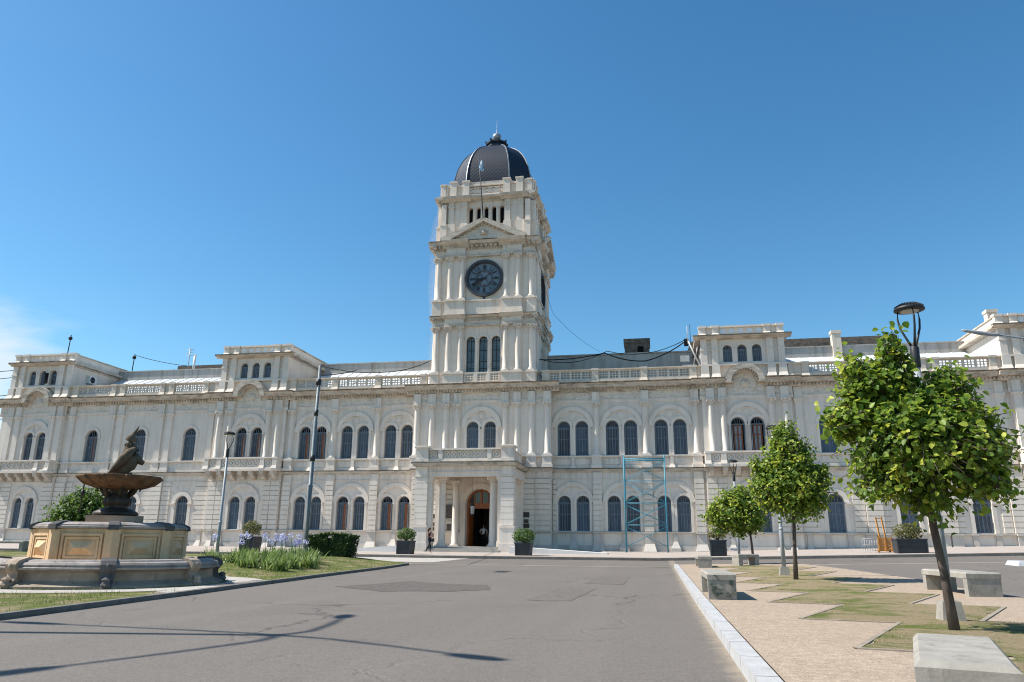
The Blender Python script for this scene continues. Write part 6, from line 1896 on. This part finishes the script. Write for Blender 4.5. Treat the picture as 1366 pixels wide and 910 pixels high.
# ------------------------------------------------------------------ concrete benches
def bench(x, y, z, w, L, h, rz, label):
    m = MB()
    root = thing('concrete_bench', label, 'bench', (x, y, z), rz, 'grey concrete block benches')
    def slab(x0, x1, y0, y1, z0, z1, b=.03):
        m.frustum((x0, x1, y0, y1), (x0, x1, y0, y1), z0, z1 - b); m.frustum((x0, x1, y0, y1), (x0 + b, x1 - b, y0 + b, y1 - b), z1 - b, z1)
    slab(-w / 2, w / 2, 0, L, h - .12, h); m.build('seat', M['concrete'], root)
    for y0 in (0.012, L - .192):
        m = MB(); m.frustum((-w / 2 + .012, w / 2 - .012, y0, y0 + .18), (-w / 2 + .008, w / 2 - .008, y0, y0 + .18), -.05, h - .121); m.build('leg', M['concrete'], root)
    return root
bench(1.16, 15.0, pz(1.2, 15), .52, 2.3, .47, 0, 'concrete bench beside the white kerb with green scrawl on its end')
r_ = random.Random(4); m = MB()
for i in range(26):                                                 # scrawl painted on the end of that bench
    u0, w0 = r_.uniform(-.2, .2), r_.uniform(.06, .4); a = r_.uniform(0, 2 * pi); L = r_.uniform(.03, .11)
    pts = [(1.16 + u0 + cos(a + t * r_.uniform(-1, 3)) * L * t, 14.996, pz(1.2, 15) + w0 + sin(a + t * 2) * L * t * .8) for t in (0, .4, .7, 1.)]
    for p, q in zip(pts[:-1], pts[1:]): m.bar(p, q, .022, .006)
sb = bpy.data.objects; b1 = [o for o in COL.objects if o.name == 'concrete_bench'][0]
gobj = link('painted_scrawl', m.mesh('painted_scrawl', M['graffiti']), b1); gobj.location = (-1.16, -15.0, -pz(1.2, 15))
bench(1.76, 30.2, pz(1.7, 30), .52, 2.0, .44, 0, 'far concrete bench left of the farthest lamp post')
bench(3.05, 32.2, pz(3.3, 31.4), .5, .95, .45, radians(-62), 'far concrete bench turned sideways at the foot of the small tree')
bench(6.44, 17.25, pz(6.4, 17.3), .66, 2.3, .47, radians(3), 'concrete bench at the right edge of the plaza by the side road')
bench(1.46, 4.27, .12, .46, 1.42, .43, radians(-16.5), 'big concrete bench end in the bottom right corner')
bench(-32.6, 33.0, iz(-32, 33), .6, 2.1, .50, radians(-84), 'pale concrete bench left of the fountain at the picture edge')

# ------------------------------------------------------------------ scaffold, trolley
sx0, sx1, sy0, sy1 = -2.19, .80, 57.2, 58.45; sz = side_z(-.7, 57.5); ST = 7.55
sc_ = thing('scaffold', 'slim blue tubular scaffold tower against the facade right of the porch', 'scaffold', (-.7, 57.8, sz)); sc_['_base'] = (-.7, 57.8, sz)
for x in (sx0, sx1):
    for y in (sy0, sy1):
        m = MB(); m.tube([(x, y, sz), (x, y, ST)], .042, 8); m.box(x - .1, x + .1, y - .1, y + .1, sz, sz + .03); m.build('upright', M['bluesteel'], sc_)
nl = 4; lv = [sz + .35 + (ST - .65 - sz) * i / nl for i in range(nl + 1)]
for x in (sx0, sx1):
    for i, z in enumerate(lv):
        for dz_, r_ in ((0, .026), (-.3, .02)):
            m = MB(); m.tube([(x, sy0, z + dz_), (x, sy1, z + dz_)], r_, 6); m.build('rung', M['bluesteel'], sc_)
for y in (sy0, sy1):
    for i in range(nl):
        m = MB(); m.tube([(sx0, y, lv[i] + .06), (sx1, y, lv[i + 1] - .12)], .017, 6); m.tube([(sx1, y + .05, lv[i] + .06), (sx0, y + .05, lv[i + 1] - .12)], .017, 6); m.build('cross_brace', M['bluesteel'], sc_)
for y in (sy0, sy1):
    m = MB(); m.tube([(sx0, y, lv[-1] + .02), (sx1, y, lv[-1] + .02)], .05, 6); m.build('ledger', M['bluesteel'], sc_)
    for z in lv[1:-1]: m = MB(); m.tube([(sx0, y, z), (sx1, y, z)], .016, 6); m.build('ledger', M['bluesteel'], sc_)
tx, ty = 13.0, 49.2; tz = side_z(tx, ty)
tl_ = thing('hand_trolley', 'orange wooden hand trolley with two tall handles and a wire crate', 'trolley', (tx, ty, tz)); tl_['_base'] = (tx, ty, tz)
m = MB()
for dx in (.0, .32): m.bar((tx + dx + .12, ty, tz + .1), (tx + dx, ty + .3, tz + 2.05), .075, .06)
m.bar((tx, ty + .3, tz + 1.98), (tx + .34, ty + .3, tz + 1.98), .05, .05); m.build('handles', M['orange'], tl_)
m = MB()
for i in range(5): m.box(tx - .12, tx + .72, ty - .06, ty - .02, tz + .12 + i * .15, tz + .25 + i * .15)
for dx in (-.08, .3, .66): m.box(tx + dx - .04, tx + dx + .04, ty - .1, ty - .061, tz + .05, tz + .88)
m.box(tx - .12, tx + .72, ty - .02, ty + .55, tz + .08, tz + .14); m.build('board', M['orange'], tl_)
m = MB()
for z in (.1, .42, .78): 
    m.tube([(tx - .85, ty, tz + z), (tx - .14, ty, tz + z)], .016, 5); m.tube([(tx - .85, ty + .5, tz + z), (tx - .14, ty + .5, tz + z)], .016, 5); m.tube([(tx - .85, ty, tz + z), (tx - .85, ty + .5, tz + z)], .016, 5)
for i in range(6):
    for dy in (0, .5): m.tube([(tx - .85 + i * .14, ty + dy, tz + .1), (tx - .85 + i * .14, ty + dy, tz + .78)], .010, 5)
m.build('wire_crate', M['galv'], tl_)
for dx in (.0, .6):
    m = MB(); m.lathe([(.02, -.04), (.12, -.04), (.12, .04), (.02, .04)], 0, 0, 14, smooth=False)
    m.v = [(tx + dx + p[2], ty + .3 + p[0], tz + .12 + p[1]) for p in m.v]; m.build('wheel', M['iron'], tl_)

# ------------------------------------------------------------------ people
def person(label, base, rz, J, mats, bands, extra=None):
    """J: joints name -> (x,y,z,r,parent). One skinned body; materials chosen by bands(co) -> slot"""
    root = thing('person', label, 'person', base, rz)
    names = list(J); idx = {n: i for i, n in enumerate(names)}
    me = bpy.data.meshes.new('body_skeleton')
    me.from_pydata([J[n][:3] for n in names], [(idx[J[n][4]], idx[n]) for n in names if J[n][4]], [])
    tmp = bpy.data.objects.new('tmp', me); COL.objects.link(tmp)
    sk = tmp.modifiers.new('skin', 'SKIN'); sk.branch_smoothing = .6; sk.use_smooth_shade = True
    sv = me.skin_vertices[0].data
    for n in names:
        r = J[n][3]; sv[idx[n]].radius = (r, r) if isinstance(r, (int, float)) else r
        sv[idx[n]].use_root = n == names[0]
    sd = tmp.modifiers.new('sub', 'SUBSURF'); sd.levels = 2; sd.render_levels = 2
    dg = bpy.context.evaluated_depsgraph_get(); bm_ = bpy.data.meshes.new_from_object(tmp.evaluated_get(dg))
    bpy.data.objects.remove(tmp)
    bm_.materials.clear()
    for mt in mats: bm_.materials.append(mt)
    for p in bm_.polygons: p.material_index = bands(p.center); p.use_smooth = True
    bm_.name = 'body'; b = bpy.data.objects.new('body', bm_); COL.objects.link(b); b.parent = root
    return root
def arms_hands(J, s, sh, el_, wr, r0=.052):
    J['sh' + s] = (*sh, r0, 'chest'); J['el' + s] = (*el_, r0 * .78, 'sh' + s); J['wr' + s] = (*wr, r0 * .55, 'el' + s)
    d = (Vector(wr) - Vector(el_)).normalized(); t = d.cross(Vector((0, 1, 0))).normalized()
    if t.length < .1: t = Vector((1, 0, 0))
    pm = Vector(wr) + d * .07; J['pm' + s] = (*pm, .030, 'wr' + s)
    for i, (o, L) in enumerate(((-.027, .062), (-.009, .074), (.009, .07), (.027, .055))):
        q = pm + d * L + t * o * 1.3 + Vector((0, .02, 0)); J['f%d' % i + s] = (*q, .009, 'pm' + s)
    q = Vector(wr) + d * .05 + t * .055; J['th' + s] = (*q, .010, 'wr' + s)
def standing(H=1.72, sw=.19):
    k = H / 1.72
    J = {'pelvis': (0, 0, .96 * k, (.145 * k, .11 * k), None), 'waist': (0, .0, 1.10 * k, (.125 * k, .095 * k), 'pelvis'), 'chest': (0, .0, 1.32 * k, (.155 * k, .105 * k), 'waist'),
         'neck': (0, -.005, 1.475 * k, .05 * k, 'chest'), 'chin': (0, -.025, 1.56 * k, (.062 * k, .07 * k), 'neck'), 'head': (0, -.01, 1.645 * k, (.074 * k, .088 * k), 'chin'), 'crown': (0, .0, 1.70 * k, (.05 * k, .06 * k), 'head'),
         'nose': (0, -.105 * k, 1.605 * k, .012, 'head')}
    return J, k
def hair_and_face(root, H, hair_long, jx=0., jy=0.):
    k = H / 1.72; m = MB()
    m.lathe([(.085 * k, 1.60 * k), (.097 * k, 1.65 * k), (.088 * k, 1.70 * k), (.05 * k, 1.742 * k), (.01, 1.755 * k)], jx, jy + .012, 14, 0.0 - .35, pi + .35)
    m.lathe([(.092 * k, 1.665 * k), (.088 * k, 1.70 * k), (.05 * k, 1.742 * k), (.01, 1.755 * k)], jx, jy + .006, 14)
    if hair_long: m.tube([(jx, jy + .07, 1.66 * k), (jx, jy + .10, 1.55 * k), (jx, jy + .10, 1.40 * k)], [.075, .075, .03], 8)
    m.build('hair', M['hair'], root)
    m = MB()
    for sx_ in (-1, 1): m.lathe([(.002, 1.628 * k), (.011, 1.634 * k), (.002, 1.640 * k)], jx + sx_ * .030 * k, jy - .088 * k, 6)
    m.box(jx - .022, jx + .022, jy - .094 * k, jy - .086 * k, 1.566 * k, 1.574 * k); m.build('face_features', M['hair'], root)
# woman in mid stride along the pavement, holding a folder
J, k = standing(1.62)
for s, sx_, hip, kn, an, to in (('l', -1, (-.085, 0, .88), (-.085, -.17, .50), (-.085, -.16, .10), (-.085, -.29, .035)), ('r', 1, (.085, 0, .88), (.085, .09, .50), (.085, .36, .20), (.085, .33, .055))):
    J['hip' + s] = (*[c * k for c in hip], .088 * k, 'pelvis'); J['kn' + s] = (*[c * k for c in kn], .058 * k, 'hip' + s); J['an' + s] = (*[c * k for c in an], .038 * k, 'kn' + s); J['to' + s] = (*[c * k for c in to], .032 * k, 'an' + s)
arms_hands(J, 'l', (-.18 * k, 0, 1.38 * k), (-.20 * k, .03, 1.12 * k), (-.08 * k, -.20, 1.14 * k), .046)
arms_hands(J, 'r', (.18 * k, 0, 1.38 * k), (.22 * k, .05, 1.11 * k), (.14 * k, -.15, 1.20 * k), .046)
def wb(c):
    if c.z < .09 * k: return 0
    if c.z < 1.0 * k: return 1
    if c.z < 1.40 * k and abs(c.x) < .19 * k and c.y > -.13: return 2
    return 0
wx, wy = -14.95, 50.0
wo = person('woman in dark trousers and printed top walking past the porch with a folder', (wx, wy, side_z(wx, wy)), radians(68), J, [M['skin'], M['cloth_dark'], M['cloth_print']], wb)
hair_and_face(wo, 1.62, True)
m = MB(); m.box(-.16, .12, -.27, -.235, 1.04, 1.26)
m.v = [(wx + x * cos(radians(68)) - y * sin(radians(68)), wy + x * sin(radians(68)) + y * cos(radians(68)), side_z(wx, wy) + z) for x, y, z in m.v]
tag(m.build('folder', M['papers']), 'pink folder held against the chest by the walking woman', 'folder')
m = MB(); hx, hy, hz_ = .27, -.02, .84
m.box(hx - .05, hx + .06, hy - .13, hy + .13, hz_ - .12, hz_ + .10); m.tube([(hx, hy - .1, hz_ + .1), (hx - .04, hy - .02, hz_ + .45), (hx - .09, hy + .02, 1.37), (hx - .04, hy + .06, hz_ + .45), (hx, hy + .1, hz_ + .1)], .012, 5)
m.v = [(wx + x * cos(radians(68)) - y * sin(radians(68)), wy + x * sin(radians(68)) + y * cos(radians(68)), side_z(wx, wy) + z) for x, y, z in m.v]
tag(m.build('handbag', M['cloth_dark']), 'black shoulder bag hanging at the side of the walking woman', 'bag')
# two men in the doorway
def man(x, y, z, rz, H, label, lean=0.):
    J, k = standing(H)
    for s, sx_ in (('l', -1), ('r', 1)):
        J['hip' + s] = (sx_ * .09 * k, 0, .90 * k, .090 * k, 'pelvis'); J['kn' + s] = (sx_ * .10 * k, -.02, .50 * k, .062 * k, 'hip' + s); J['an' + s] = (sx_ * .11 * k, .01, .09 * k, .042 * k, 'kn' + s); J['to' + s] = (sx_ * .12 * k, -.13, .04 * k, .036 * k, 'an' + s)
    arms_hands(J, 'l', (-.20 * k, 0, 1.40 * k), (-.31 * k, .04, 1.16 * k), (-.20 * k, -.16, 1.02 * k)); arms_hands(J, 'r', (.20 * k, 0, 1.40 * k), (.30 * k, .03, 1.15 * k), (.27 * k, -.12, .92 * k))
    def mb_(c):
        if c.z < .085 * k: return 1
        if c.z < 1.0 * k and abs(c.x) < .19 * k and c.y > -.1: return 1
        if c.z < 1.47 * k and not (c.z < 1.2 * k and abs(c.x) > .17 * k and c.y < -.03): return 2
        return 0
    r = person(label, (x, y, z), rz, J, [M['skin'], M['cloth_dark'], M['cloth_light']], mb_)
    hair_and_face(r, H, False); return r
man(-13.62, 60.55, .80, radians(15), 1.66, 'man in a pale blue shirt and dark trousers standing in the open doorway')
man(-12.93, 60.9, .80, radians(-10), 1.66, 'second man in a pale shirt half hidden by the right porch column')
# a small stand beside the first man
m = MB(); m.tube([(-13.2, 60.5, .8), (-13.2, 60.5, 1.72)], .03, 8); m.lathe([(.15, .8), (.15, .83), (.03, .84)], -13.2, 60.5, 14); m.lathe([(.05, 1.72), (.05, 1.78)], -13.2, 60.5, 10)
tag(m.build('barrier_post', M['galv']), 'short metal barrier post beside the man in the doorway', 'barrier post')
# strip the helper property again
for o in bpy.data.objects:
    if '_base' in o: del o['_base']
